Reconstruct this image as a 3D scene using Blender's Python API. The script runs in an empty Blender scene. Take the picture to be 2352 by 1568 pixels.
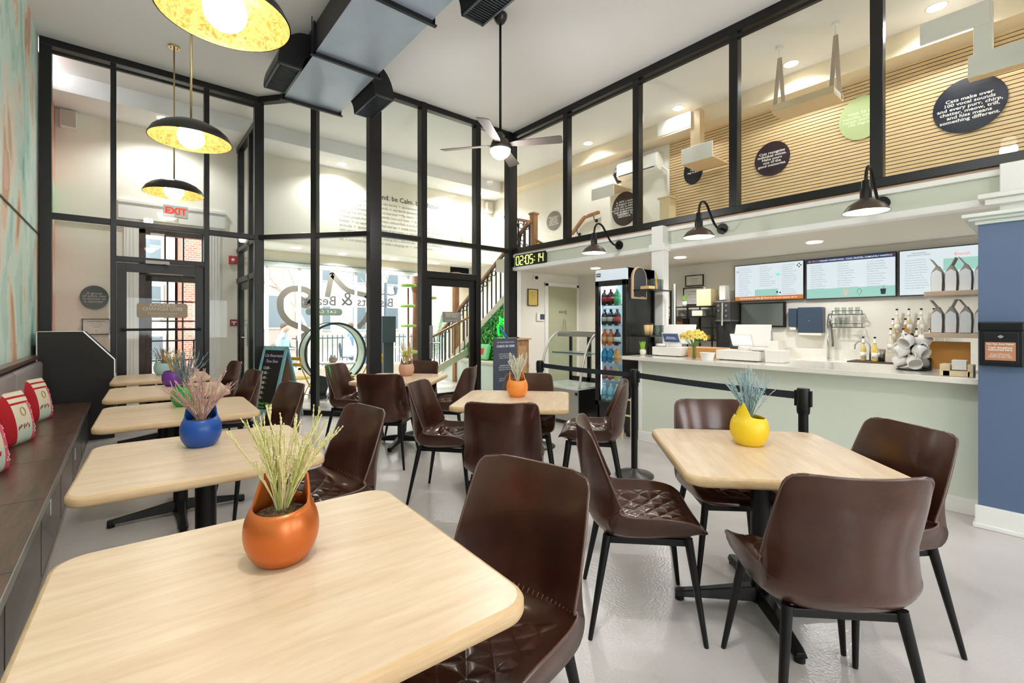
import bpy, bmesh, math, random
from math import sin, cos, pi, radians, sqrt
from mathutils import Vector, Matrix
random.seed(7)
SC = bpy.context.scene
COL = SC.collection
# ------------------------------------------------------------------ camera calibration (metres, z up)
F0, CX, HY, H, TH = 1060.0, 1176.0, 743.0, 1.38, radians(39.9)
_s, _c = sin(TH), cos(TH)
def ray(u, v):
    a = (u-CX)/F0; b = -(v-HY)/F0
    return (_s+a*_c, _c-a*_s, b)
def onZ(u, v, h):
    r = ray(u, v); t = (h-H)/r[2]; return Vector((t*r[0], t*r[1], h))
def onX(u, v, x):
    r = ray(u, v); t = x/r[0]; return Vector((x, t*r[1], H+t*r[2]))
def onY(u, v, y):
    r = ray(u, v); t = y/r[1]; return Vector((t*r[0], y, H+t*r[2]))
# ------------------------------------------------------------------ mesh builder
def frame_from(d):
    d = Vector(d).normalized()
    a = Vector((0, 0, 1)) if abs(d.z) < .95 else Vector((1, 0, 0))
    x = a.cross(d).normalized(); y = d.cross(x)
    return x, y, d
class MB:
    def __init__(s): s.v = []; s.f = []; s.m = []; s.mi = 0
    def add(s, vs, fs):
        n = len(s.v); s.v += [tuple(p) for p in vs]
        for f in fs: s.f.append(tuple(i+n for i in f)); s.m.append(s.mi)
        return s
    def box(s, c, d, rz=0, M=None):
        x, y, z = d[0]/2, d[1]/2, d[2]/2
        vs = [Vector((i*x, j*y, k*z)) for i in (-1, 1) for j in (-1, 1) for k in (-1, 1)]
        if rz:
            R = Matrix.Rotation(rz, 3, 'Z'); vs = [R@v for v in vs]
        if M is not None: vs = [M@v for v in vs]
        vs = [v+Vector(c) for v in vs]
        return s.add(vs, [(0, 1, 3, 2), (4, 6, 7, 5), (0, 4, 5, 1), (2, 3, 7, 6), (0, 2, 6, 4), (1, 5, 7, 3)])
    def bb(s, a, b):
        a = Vector(a); b = Vector(b); return s.box((a+b)/2, [abs(q) for q in (b-a)])
    def bar(s, p, q, w, h):
        p = Vector(p); q = Vector(q); d = q-p; L = d.length; x, y, z = frame_from(d)
        M = Matrix((x, y, z)).transposed()
        return s.box((p+q)/2, (w, h, L), M=M)
    def tube(s, pts, r, n=8, cap=True, closed=False):
        pts = [Vector(p) for p in pts]; m = len(pts)
        rs = r if isinstance(r, (list, tuple)) else [r]*m
        dirs = []
        for i in range(m):
            if closed: d = pts[(i+1) % m]-pts[(i-1) % m]
            else: d = pts[min(i+1, m-1)]-pts[max(i-1, 0)]
            dirs.append(d.normalized() if d.length > 1e-9 else Vector((0, 0, 1)))
        x, y, _ = frame_from(dirs[0]); vs = []
        for i in range(m):
            x = (x-dirs[i]*x.dot(dirs[i])).normalized(); y = dirs[i].cross(x)
            for k in range(n):
                a = 2*pi*k/n; vs.append(pts[i]+(x*cos(a)+y*sin(a))*rs[i])
        fs = []
        for i in range(m if closed else m-1):
            for k in range(n):
                a = i*n+k; b = i*n+(k+1) % n; j = ((i+1) % m)*n
                fs.append((a, b, j+(k+1) % n, j+k))
        if cap and not closed:
            fs.append(tuple(range(n-1, -1, -1))); fs.append(tuple((m-1)*n+k for k in range(n)))
        return s.add(vs, fs)
    def lathe(s, prof, n=24, c=(0, 0, 0), M=None, sx=1, sy=1, cap=True):
        vs = []; fs = []; m = len(prof); c = Vector(c)
        for r, z in prof:
            for k in range(n):
                a = 2*pi*k/n; p = Vector((r*cos(a)*sx, r*sin(a)*sy, z))
                if M is not None: p = M@p
                vs.append(p+c)
        for i in range(m-1):
            for k in range(n):
                fs.append((i*n+k, i*n+(k+1) % n, (i+1)*n+(k+1) % n, (i+1)*n+k))
        if cap and prof[0][0] > 1e-6: fs.append(tuple(range(n-1, -1, -1)))
        if cap and prof[-1][0] > 1e-6: fs.append(tuple((m-1)*n+k for k in range(n)))
        return s.add(vs, fs)
    def sphere(s, c, r, n=16, m=10, sz=1, sx=1, sy=1):
        return s.lathe([(max(r*sin(pi*i/m), 1e-5), -r*cos(pi*i/m)*sz) for i in range(m+1)], n, c, None, sx, sy)
    def cyl(s, c, r, h, n=20, ax='Z'):
        M = {'Z': None, 'X': Matrix.Rotation(pi/2, 3, 'Y'), 'Y': Matrix.Rotation(-pi/2, 3, 'X')}[ax]
        return s.lathe([(r, -h/2), (r, h/2)], n, c, M)
    def prism(s, poly, d, o=(0, 0, 0), ex=(1, 0, 0), ey=(0, 1, 0), ez=(0, 0, 1)):
        """poly in (ex,ey) plane extruded 0..d along ez"""
        o = Vector(o); ex = Vector(ex); ey = Vector(ey); ez = Vector(ez); n = len(poly)
        vs = [o+ex*p[0]+ey*p[1] for p in poly]+[o+ex*p[0]+ey*p[1]+ez*d for p in poly]
        fs = [tuple(range(n-1, -1, -1)), tuple(range(n, 2*n))]+[(i, (i+1) % n, (i+1) % n+n, i+n) for i in range(n)]
        return s.add(vs, fs)
    def grid(s, fn, nu, nv, closeu=False):
        vs = [fn(i/nu, j/nv) for i in range(nu+1) for j in range(nv+1)]
        return s.add(vs, [(i*(nv+1)+j, (i+1)*(nv+1)+j, (i+1)*(nv+1)+j+1, i*(nv+1)+j+1) for i in range(nu) for j in range(nv)])
    def text(s, t, size, o, ex, ey, align='CENTER', bold=0, depth=.001, spacing=1.0, line=1.0, shear=0, wide=1.0):
        cu = bpy.data.curves.new('t', 'FONT'); cu.body = t; cu.size = size; cu.align_x = align; cu.align_y = 'CENTER'
        cu.offset = bold*size; cu.resolution_u = 2; cu.space_character = spacing; cu.space_line = line; cu.shear = shear
        ob = bpy.data.objects.new('t', cu); me = bpy.data.meshes.new_from_object(ob)
        o = Vector(o); ex = Vector(ex).normalized(); ey = Vector(ey).normalized(); n = ex.cross(ey)
        s.add([o+ex*v.co.x*wide+ey*v.co.y+n*0 for v in me.vertices], [tuple(p.vertices) for p in me.polygons])
        bpy.data.objects.remove(ob); bpy.data.curves.remove(cu); bpy.data.meshes.remove(me)
        return s
XF = {}   # world transform of roots
def O(name, mb, mat, parent=None, w=False, smooth=False, bev=0, auto=None, kind=None, label=None, seg=2):
    vs = mb.v
    if w and parent is not None and parent.name in XF:
        loc, rz = XF[parent.name]; R = Matrix.Rotation(-rz, 3, 'Z')
        vs = [R@(Vector(v)-loc) for v in vs]
    me = bpy.data.meshes.new(name); me.from_pydata([tuple(v) for v in vs], [], mb.f)
    mats = mat if isinstance(mat, (list, tuple)) else [mat]
    for m in mats: me.materials.append(m)
    if len(mats) > 1: me.polygons.foreach_set('material_index', mb.m)
    bm = bmesh.new(); bm.from_mesh(me); bmesh.ops.recalc_face_normals(bm, faces=bm.faces[:]); bm.to_mesh(me); bm.free()
    if smooth or auto:
        me.polygons.foreach_set('use_smooth', [True]*len(me.polygons))
    if auto or (smooth and smooth is not True):
        try: me.set_sharp_from_angle(angle=radians(auto or 40))
        except Exception: pass
    me.update()
    o = bpy.data.objects.new(name, me); COL.objects.link(o)
    if parent is not None:
        o.parent = parent
        if parent.name in XF: XF[o.name] = XF[parent.name]
    if bev:
        m = o.modifiers.new('Bevel', 'BEVEL'); m.width = bev; m.segments = seg; m.limit_method = 'ANGLE'; m.angle_limit = radians(35)
        m.harden_normals = False
    if kind: o['kind'] = kind
    if label and parent is not None: o['label'] = label
    return o
def T(name, label, cat, loc=(0, 0, 0), rz=0, group=None):
    o = bpy.data.objects.new(name, None); COL.objects.link(o); o.empty_display_size = .1
    o.location = loc; o.rotation_euler = (0, 0, rz); o['label'] = label; o['category'] = cat
    if group: o['group'] = group
    XF[o.name] = (Vector(loc), rz)
    return o
def tag(o, label, cat, group=None):
    o['label'] = label; o['category'] = cat
    if group: o['group'] = group
    return o
def S(name, mb, mat, **k):
    return O(name, mb, mat, kind='structure', **k)
def dup(root, loc, rz, label, group=None):
    def cp(o, par):
        c = o.copy(); COL.objects.link(c); c.parent = par
        for ch in list(o.children): cp(ch, c)
        return c
    r = cp(root, None); r.location = loc; r.rotation_euler = (0, 0, rz); r['label'] = label
    if group: r['group'] = group
    XF[r.name] = (Vector(loc), rz)
    return r
# ------------------------------------------------------------------ materials
def lin(c):
    if isinstance(c, str): c = [int(c[i:i+2], 16)/255 for i in (0, 2, 4)]
    return tuple(((x/12.92) if x <= .04045 else ((x+.055)/1.055)**2.4) for x in c)+(1,)
class NT:
    def __init__(s, name):
        s.m = bpy.data.materials.new(name); s.m.use_nodes = True; s.t = s.m.node_tree; s.b = s.t.nodes['Principled BSDF']; s.out = s.t.nodes['Material Output']
    def n(s, typ, **k):
        nd = s.t.nodes.new('ShaderNode'+typ)
        for a, b in k.items():
            if a in nd.inputs: nd.inputs[a].default_value = b
            else: setattr(nd, a, b)
        return nd
    def l(s, a, ao, b, bi): s.t.links.new(a.outputs[ao], b.inputs[bi])
def mat(name, col, rough=.5, metal=0, coat=0, spec=.5, em=None, es=0, bump=0, bscale=60, trans=0, alpha=1, var=0, vscale=8, sheen=0):
    q = NT(name); b = q.b; b.inputs['Base Color'].default_value = lin(col); b.inputs['Roughness'].default_value = rough
    b.inputs['Metallic'].default_value = metal; b.inputs['Coat Weight'].default_value = coat; b.inputs['Specular IOR Level'].default_value = spec
    b.inputs['Coat Roughness'].default_value = .15
    if sheen: b.inputs['Sheen Weight'].default_value = sheen
    if em: b.inputs['Emission Color'].default_value = lin(em); b.inputs['Emission Strength'].default_value = es
    if alpha < 1: b.inputs['Alpha'].default_value = alpha
    if trans: b.inputs['Transmission Weight'].default_value = trans
    if bump or var:
        tc = q.n('TexCoord')
    if bump:
        nz = q.n('TexNoise', Scale=bscale, Detail=4.0); q.l(tc, 'Object', nz, 'Vector')
        bp = q.n('Bump', Strength=bump, Distance=.01); q.l(nz, 'Fac', bp, 'Height'); q.l(bp, 'Normal', b, 'Normal')
    if var:
        nz = q.n('TexNoise', Scale=vscale, Detail=5.0); q.l(tc, 'Object', nz, 'Vector')
        c = lin(col); lo = tuple(x*(1-var) for x in c[:3])+(1,); hi = tuple(min(1, x*(1+var)) for x in c[:3])+(1,)
        rp = q.n('ValToRGB'); rp.color_ramp.elements[0].color = lo; rp.color_ramp.elements[0].position = .3
        rp.color_ramp.elements[1].color = hi; rp.color_ramp.elements[1].position = .7
        q.l(nz, 'Fac', rp, 'Fac'); q.l(rp, 'Color', b, 'Base Color')
    return q.m
def wood(name, c1, c2, rough=.4, scale=(1, 14, 14), coat=0, det=6, rings=3.0):
    q = NT(name); tc = q.n('TexCoord'); mp = q.n('Mapping'); mp.inputs['Scale'].default_value = scale
    q.l(tc, 'Object', mp, 'Vector')
    n1 = q.n('TexNoise', Scale=rings, Detail=float(det), Roughness=.6, Distortion=.6); q.l(mp, 'Vector', n1, 'Vector')
    rp = q.n('ValToRGB'); e = rp.color_ramp.elements; e[0].position = .32; e[0].color = lin(c2); e[1].position = .66; e[1].color = lin(c1)
    q.l(n1, 'Fac', rp, 'Fac'); q.l(rp, 'Color', q.b, 'Base Color')
    q.b.inputs['Roughness'].default_value = rough; q.b.inputs['Coat Weight'].default_value = coat; q.b.inputs['Coat Roughness'].default_value = .2
    bp = q.n('Bump', Strength=.08, Distance=.004); q.l(n1, 'Fac', bp, 'Height'); q.l(bp, 'Normal', q.b, 'Normal')
    return q.m
def glassmat(name, tint='ffffff', refl=1.0, ior=1.45):
    q = NT(name); t = q.n('BsdfTransparent'); t.inputs['Color'].default_value = lin(tint)
    g = q.n('BsdfGlossy'); g.inputs['Roughness'].default_value = .0; g.inputs['Color'].default_value = (1, 1, 1, 1)
    lw = q.n('LayerWeight'); lw.inputs['Blend'].default_value = .5; pw = q.n('Math', operation='POWER'); pw.inputs[1].default_value = 4.0; q.l(lw, 'Facing', pw, 0)
    mu = q.n('Math', operation='MULTIPLY_ADD'); mu.inputs[1].default_value = refl*.75; mu.inputs[2].default_value = refl*.016; q.l(pw, 'Value', mu, 0)
    mx = q.n('MixShader'); q.l(mu, 'Value', mx, 'Fac'); q.l(t, 'BSDF', mx, 1); q.l(g, 'BSDF', mx, 2); q.l(mx, 'Shader', q.out, 'Surface')
    return q.m
GLASS = glassmat('window_glass', 'fafcfb', .55)
GLASSC = glassmat('drink_glass', 'eef2f0', 1.6)
BLACK = mat('black_metal_frame', '1b1a1a', .35, .3)
BLACKP = mat('black_powder_coat', '121212', .42, .4)
CEIL = mat('ceiling_paint', 'efedec', .9)
WHITE = mat('white_paint', 'f3f1ec', .45)
CREAM = mat('cream_wall_paint', 'efe9db', .8)
SAGE = mat('sage_paint', 'cfd3c2', .6)
SAGEL = mat('pale_sage_counter', 'dde2d3', .45)
def floor_mat():
    q = NT('epoxy_floor'); tc = q.n('TexCoord')
    n1 = q.n('TexNoise', Scale=1.3, Detail=3.0); q.l(tc, 'Object', n1, 'Vector')
    n3 = q.n('TexNoise', Scale=160.0, Detail=2.0); q.l(tc, 'Object', n3, 'Vector')
    mx = q.n('Math', operation='ADD'); m2 = q.n('Math', operation='MULTIPLY'); m2.inputs[1].default_value = .35; q.l(n3, 'Fac', m2, 0)
    q.l(n1, 'Fac', mx, 0); q.l(m2, 'Value', mx, 1)
    rp = q.n('ValToRGB'); e = rp.color_ramp.elements; e[0].position = .45; e[0].color = lin('c5bdb8'); e[1].position = .95; e[1].color = lin('ddd6d2')
    q.l(mx, 'Value', rp, 'Fac'); q.l(rp, 'Color', q.b, 'Base Color')
    q.b.inputs['Roughness'].default_value = .22; q.b.inputs['Specular IOR Level'].default_value = .6
    n2 = q.n('TexNoise', Scale=75.0, Detail=2.0); q.l(tc, 'Object', n2, 'Vector')
    bp = q.n('Bump', Strength=.35, Distance=.004); q.l(n2, 'Fac', bp, 'Height'); q.l(bp, 'Normal', q.b, 'Normal')
    return q.m
FLOOR = floor_mat()
def leather():
    q = NT('brown_leather'); tc = q.n('TexCoord')
    n1 = q.n('TexNoise', Scale=7.0, Detail=6.0); q.l(tc, 'Object', n1, 'Vector')
    rp = q.n('ValToRGB'); e = rp.color_ramp.elements; e[0].position = .35; e[0].color = lin('2b150f'); e[1].position = .7; e[1].color = lin('42251c')
    q.l(n1, 'Fac', rp, 'Fac'); q.l(rp, 'Color', q.b, 'Base Color')
    # fine wandering scuffs
    n2 = q.n('TexNoise', Scale=16.0, Detail=3.0, Distortion=3.0); q.l(tc, 'Object', n2, 'Vector')
    a = q.n('Math', operation='SUBTRACT'); a.inputs[1].default_value = .5; q.l(n2, 'Fac', a, 0)
    b = q.n('Math', operation='ABSOLUTE'); q.l(a, 'Value', b, 0)
    r2 = q.n('ValToRGB'); e = r2.color_ramp.elements; e[0].position = 0; e[0].color = (1, 1, 1, 1); e[1].position = .022; e[1].color = (0, 0, 0, 1); q.l(b, 'Value', r2, 'Fac')
    bp = q.n('Bump', Strength=.16, Distance=.002); q.l(r2, 'Color', bp, 'Height')
    q.l(bp, 'Normal', q.b, 'Normal')
    q.b.inputs['Roughness'].default_value = .3; q.b.inputs['Specular Tint'].default_value = (1, .72, .6, 1); q.b.inputs['Coat Tint'].default_value = (1, .85, .78, 1); q.b.inputs['Specular IOR Level'].default_value = .5; q.b.inputs['Coat Weight'].default_value = .6; q.b.inputs['Coat Roughness'].default_value = .16
    return q.m
LEATHER = leather()
PIPING = mat('leather_piping_highlight', '5d4238', .25, coat=.5)  # piping tone lightened to hold the rim's edge highlight
MAPLE = wood('maple_laminate', 'e8cfb0', 'd8ba96', .34, (1.2, 9, 9), coat=.04)
MAPLEE = wood('maple_edge', 'dfc096', 'cba77a', .45, (1.2, 9, 30))
DWOOD = wood('dark_stained_wood', '70503f', '453028', .3, (9, 1.1, 9), coat=.3)
DWOODG = wood('grey_stained_wood', '57514f', '38332f', .3, (9, 1.1, 9), coat=.3)
OAK = wood('oak', 'b98f66', '966c46', .45, (4, 4, 1))
PLY = wood('birch_plywood', 'ecd9b6', 'd9c096', .5, (4, 1, 4))
# ------------------------------------------------------------------ camera
cam = bpy.data.cameras.new('camera'); co = bpy.data.objects.new('camera', cam); COL.objects.link(co)
co.location = (0, 0, H); co.rotation_euler = (pi/2, 0, -TH); cam.sensor_width = 36; cam.lens = F0/2352*36; cam.shift_y = -41/2352
cam.clip_start = .02; cam.clip_end = 200
SC.camera = co
CZ = 4.87; RY = 2.67
XL, XR, YB, XB = -.82, 7.47, 9.73, 5.48
# ------------------------------------------------------------------ floors, ceilings, walls
S('floor', MB().bb((XL-.1, -3, -.12), (XR+.1, 10.95, 0)), FLOOR)
S('ceiling', MB().bb((XL-.1, -3, CZ), (XR+.1, 8.93, CZ+.1)), CEIL)
S('ceiling', MB().bb((XL-.1, 8.93, 4.615), (XR+.1, YB+.2, CZ+.1)), CEIL)          # dropped band by the street wall
def mural():
    q = NT('cat_forest_mural'); tc = q.n('TexCoord'); mp = q.n('Mapping'); mp.inputs['Scale'].default_value = (1, 1.5, .6); q.l(tc, 'Object', mp, 'Vector')
    n1 = q.n('TexNoise', Scale=1.3, Detail=1.6, Distortion=.35); q.l(mp, 'Vector', n1, 'Vector')
    rp = q.n('ValToRGB'); rp.color_ramp.interpolation = 'CONSTANT'; e = rp.color_ramp.elements
    cols = [(0, '86b5ad'), (.32, 'a9d2c6'), (.39, 'c3e0d6'), (.46, 'd6ebe2'), (.535, 'e8e2d4'), (.585, 'e6cbb0'), (.625, 'c9a683'), (.66, 'e0b0a0'), (.70, '9aa7a6')]
    e[0].color = lin(cols[0][1]); e[1].position = cols[1][0]; e[1].color = lin(cols[1][1])
    for p, c in cols[2:]:
        x = e.new(p); x.color = lin(c)
    q.l(n1, 'Fac', rp, 'Fac')
    # thin ink lines
    w = q.n('TexNoise', Scale=3.0, Detail=2.0, Distortion=.8); q.l(mp, 'Vector', w, 'Vector')
    a = q.n('Math', operation='SUBTRACT'); a.inputs[1].default_value = .5; q.l(w, 'Fac', a, 0); b = q.n('Math', operation='ABSOLUTE'); q.l(a, 'Value', b, 0)
    r2 = q.n('ValToRGB'); r2.color_ramp.elements[0].color = (.45, .4, .38, 1); r2.color_ramp.elements[1].position = .012; r2.color_ramp.elements[1].color = (1, 1, 1, 1); q.l(b, 'Value', r2, 'Fac')
    mx = q.n('Mix', data_type='RGBA', blend_type='MULTIPLY'); mx.inputs[0].default_value = .35
    q.t.links.new(rp.outputs['Color'], mx.inputs[6]); q.t.links.new(r2.outputs['Color'], mx.inputs[7]); q.t.links.new(mx.outputs[2], q.b.inputs['Base Color'])
    q.b.inputs['Roughness'].default_value = .6
    return q.m
S('wall_left', MB().bb((XL-.1, -3, 0), (XL, 8.0, CZ)), mural())
trim = S('trim_1', MB().bb((XL-.002, -3, 2.455), (XL+.012, 7.98, 2.47)), mat('mural_panel_joint', '4a443f', .5))
def pinkwall():
    q = NT('pink_mural_end'); tc = q.n('TexCoord'); n1 = q.n('TexNoise', Scale=.9, Detail=3.0, Distortion=.8); q.l(tc, 'Object', n1, 'Vector')
    rp = q.n('ValToRGB'); e = rp.color_ramp.elements; e[0].position = .38; e[0].color = lin('b9d3b0'); e[1].position = .5; e[1].color = lin('e8927d')
    x = e.new(.68); x.color = lin('f0c9bb'); q.l(n1, 'Fac', rp, 'Fac'); q.l(rp, 'Color', q.b, 'Base Color'); q.b.inputs['Roughness'].default_value = .7; return q.m
S('wall_vestibule', MB().bb((XL-.1, 8.0, 0), (XL, YB, 4.7)), pinkwall())
# street wall: around the entrance door and above the storefront bay
w = MB()
dx0, dx1, dz = .13, 1.10, 2.97
w.bb((XL-.1, YB, 0), (dx0, YB+.2, 4.7)); w.bb((dx0, YB, dz), (dx1, YB+.2, 4.7)); w.bb((dx1, YB, 0), (1.9, YB+.2, 4.7))
w.bb((1.9, YB, 2.95), (XR, YB+.2, 4.7)); w.bb((1.75, YB+.2, 0), (1.9, 10.95, 3.05)); 
S('wall_back', w, CREAM)
S('ceiling', MB().bb((1.75, YB+.2, 2.95), (XR+.1, 10.95, 3.05)), WHITE)
S('wall_storefront', MB().bb((1.9, 10.85, 2.63), (XR, 11.0, 2.95)).bb((1.9, 10.85, 0), (6.0, 11.0, .35)).bb((6.85, 10.85, 0), (XR, 11.0, 2.95)), mat('bay_header_paint', 'ddd6c2', .7))
S('trim_2', MB().bb((1.9, 10.80, 2.72), (6.85, 10.85, 2.76)).bb((1.9, 10.78, 2.6), (6.85, 10.9, 2.70)), mat('bay_trim_grey', 'aab0ac', .5))
S('trim_3', MB().bb((XL, YB-.03, 2.93), (-.02, YB, 2.98)), WHITE)
S('wall_right', MB().bb((XR, -3, 0), (XR+.1, 10.95, CZ)), mat('right_wall_paint', 'ece6da', .8))
# mezzanine slab, its fascia and the beam under its ceiling
S('floor', MB().bb((XB+.05, -3, 2.385), (XR, 7.1, 2.62)), mat('mezzanine_slab_paint', 'e3dccd', .8))
f = MB().bb((XB-.02, -3, 2.40), (XB+.06, 6.46, 2.62)); S('wall_fascia', f, SAGE)
S('trim_4', MB().bb((XB-.05, -3, 2.585), (XB+.04, 6.47, 2.635)), WHITE, bev=.006)
S('trim_5', MB().bb((XB-.06, -3, 2.345), (XB+.07, 6.47, 2.41)), WHITE, bev=.01)
S('trim_6', MB().bb((XB-.03, -3, 2.636), (XB+.05, 6.47, 2.66)), mat('tan_sill', 'c9a88c', .5))
S('beam_mezzanine', MB().bb((7.12, -3, 4.6), (XR, 9.0, CZ)), mat('beam_paint', 'e6d6bb', .8))
# inner walls of the service area
S('wall_service', MB().bb((5.6, 6.72, 0), (XR, 6.82, 2.4)), CREAM)
S('wall_corner', MB().bb((5.50, 6.46, 0), (5.62, 6.82, 2.4)), WHITE)
# ------------------------------------------------------------------ glazed partition
def muntins(name, mb): return S(name, mb, BLACK, bev=.006)
g1 = MB(); YA = 8.0
for x, wd in ((-.755, .11), (-.128, .06), (.895, .066), (1.575, .13)): g1.bb((x-wd/2, YA-.05, 0), (x+wd/2, YA+.06, CZ))
g1.bb((-.8, YA-.056, CZ-.09), (1.6, YA+.066, CZ)); g1.bb((-.8, YA-.045, CZ-.17), (1.6, YA-.0, CZ-.13))
g1.bb((-.8, YA-.044, RY), (1.6, YA+.044, RY+.075)); g1.bb((-.128, YA-.044, 2.2), (.895, YA+.044, 2.27))
g1.bb((-.8, YA-.05, 0), (-.128, YA+.05, .09)); g1.bb((.895, YA-.05, 0), (1.6, YA+.05, .09))
wf1 = muntins('window_1', g1)
def pane(mb, name='glass_pane', parent=None): 
    o = O(name, mb, GLASS, parent); return o
O('glass_pane', MB().bb((-.7, YA-.004, 0.09), (-.158, YA+.004, CZ-.09)), GLASS, wf1)
O('glass_pane', MB().bb((-.1, YA-.004, 2.27), (.865, YA+.004, CZ-.09)), GLASS, wf1)
O('glass_pane', MB().bb((.93, YA-.004, .09), (1.51, YA+.004, CZ-.09)), GLASS, wf1)
P1, P2 = Vector((1.575, 8.0, 0)), Vector((2.81, 6.53, 0))
dd = (P2-P1).normalized(); nn = Vector((dd.y, -dd.x, 0)); ang = math.atan2(dd.y, dd.x)
def slab(mb, t0, t1, z0, z1, th=.1, off=0):
    c = P1+dd*((t0+t1)/2)+nn*off; c.z = (z0+z1)/2; mb.box(c, (abs(t1-t0), th, z1-z0), ang)
L2 = (P2-P1).length; g2 = MB()
mid = L2*.5
slab(g2, mid-.045, mid+.045, 0, CZ); slab(g2, 0, L2, CZ-.09, CZ, .112); slab(g2, 0, L2, RY, RY+.075, .09); slab(g2, 0, L2, 0, .08, .112)
wf2 = muntins('window_2', g2)
gp = MB(); slab(gp, .07, mid-.05, .08, CZ-.09, .008); O('glass_pane', gp, GLASS, wf2)
gp = MB(); slab(gp, mid+.05, L2-.07, .08, CZ-.09, .008); O('glass_pane', gp, GLASS, wf2)
YC = 6.52; g3 = MB()
for x, wd in ((2.805, .18), (3.605, .1), (4.656, .1), (5.43, .2)): g3.bb((x-wd/2, YC-.06, 0), (x+wd/2, YC+.08, CZ))
g3.bb((2.8, YC-.05, CZ-.09), (5.5, YC+.06, CZ)); g3.bb((2.8, YC-.05, RY), (5.4, YC+.05, RY+.075)); g3.bb((3.6, YC-.05, 2.11), (4.66, YC+.05, 2.22))
g3.bb((2.8, YC-.05, 0), (3.6, YC+.05, .08)); g3.bb((4.66, YC-.05, 0), (5.4, YC+.05, .08))
wf3 = muntins('window_3', g3)
for a, b, z in ((2.9, 3.555, .08), (3.66, 4.6, 2.22), (4.71, 5.33, .08)): O('glass_pane', MB().bb((a, YC-.004, z), (b, YC+.004, CZ-.09)), GLASS, wf3)
g4 = MB()
for y in (5.16, 3.82, 2.476, 1.137, -.2, -1.54): g4.bb((XB-.05, y-.05, 2.66), (XB+.06, y+.05, CZ))
g4.bb((XB-.056, -3, CZ-.1), (XB+.066, 6.45, CZ)); g4.bb((XB-.056, -3, 2.66), (XB+.066, 6.45, 2.75)); g4.bb((XB-.055, -3, CZ-.18), (XB+.0, 6.45, CZ-.14))
wf4 = muntins('window_4', g4)
ys = [6.42, 5.16, 3.82, 2.476, 1.137, -.2, -1.54]
for a, b in zip(ys, ys[1:]): O('glass_pane', MB().bb((XB-.004, b+.05, 2.75), (XB+.004, a-.05, CZ-.1)), GLASS, wf4)
# vestibule side wall (glazed, runs away from the corner post)
g5 = MB(); XV = 1.60
for y in (8.66, 9.6): g5.bb((XV-.05, y-.05, 0), (XV+.05, y+.05, 4.5))
g5.bb((XV-.05, 8.0, 4.5), (XV+.05, YB, 4.6)); g5.bb((XV-.05, 8.0, RY), (XV+.05, YB, RY+.075)); g5.bb((XV-.05, 8.0, 2.11), (XV+.05, YB, 2.2)); g5.bb((XV-.05, 8.0, 0), (XV+.05, 8.66, .1))
wf5 = muntins('window_5', g5)
O('glass_pane', MB().bb((XV-.004, 8.05, .1), (XV+.004, 8.6, 4.5)), GLASS, wf5); O('glass_pane', MB().bb((XV-.004, 8.7, 2.2), (XV+.004, 9.55, 4.5)), GLASS, wf5)
# doors
STEEL = mat('brushed_steel', 'c9c8c4', .28, 1)
def glassdoor(name, x0, x1, y, z1, axis='X', hinge_left=True, bar=None):
    fr = MB(); w_ = .1
    def q(a0, a1, b0, b1, t=.022):
        if axis == 'X': fr.bb((a0, y-t, b0), (a1, y+t, b1))
        else: fr.bb((y-t, a0, b0), (y+t, a1, b1))
    q(x0, x0+w_, .01, z1); q(x1-w_, x1, .01, z1); q(x0, x1, z1-.12, z1, .0195); q(x0, x1, .01, .25, .0195)
    d = S(name, fr, BLACK, bev=.004)
    g = MB()
    if axis == 'X': g.bb((x0+w_, y-.004, .25), (x1-w_, y+.004, z1-.12))
    else: g.bb((y-.004, x0+w_, .25), (y+.004, x1-w_, z1-.12))
    O('glass_pane', g, GLASS, d)
    return d
d1 = glassdoor('door_1', -.095, .86, 8.0, 2.19)
O('push_bar', MB().tube([(-.05, 7.93, 1.30), (.82, 7.93, 1.30)], .017, 10).box((-.03, 7.955, 1.30), (.05, .05, .05)).box((.8, 7.955, 1.30), (.05, .05, .05)), BLACKP, d1, auto=40)
O('door_closer', MB().bb((.2, 7.92, 2.19), (.46, 7.975, 2.235)).bar((.40, 7.91, 2.19), (.45, 7.82, 2.17), .02, .012), mat('closer_metal', '7d7974', .35, .8), d1)
d2 = glassdoor('door_2', 3.66, 4.6, 6.52, 2.11)
hh = MB().bb((3.70, 6.47, .82), (3.76, 6.50, 1.35)).tube([(3.73, 6.47, 1.07), (3.73, 6.43, 1.07), (3.86, 6.43, 1.07)], .011, 8)
O('lock_handle', hh, STEEL, d2, auto=40)
d3 = glassdoor('door_3', 8.72, 9.55, 1.60, 2.10, axis='Y')
O('lock_handle', MB().bb((1.55, 8.75, 1.0), (1.575, 8.82, 1.35)).tube([(1.55, 8.79, 1.15), (1.5, 8.79, 1.15), (1.5, 8.92, 1.15)], .011, 8), STEEL, d3, auto=40)
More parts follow.
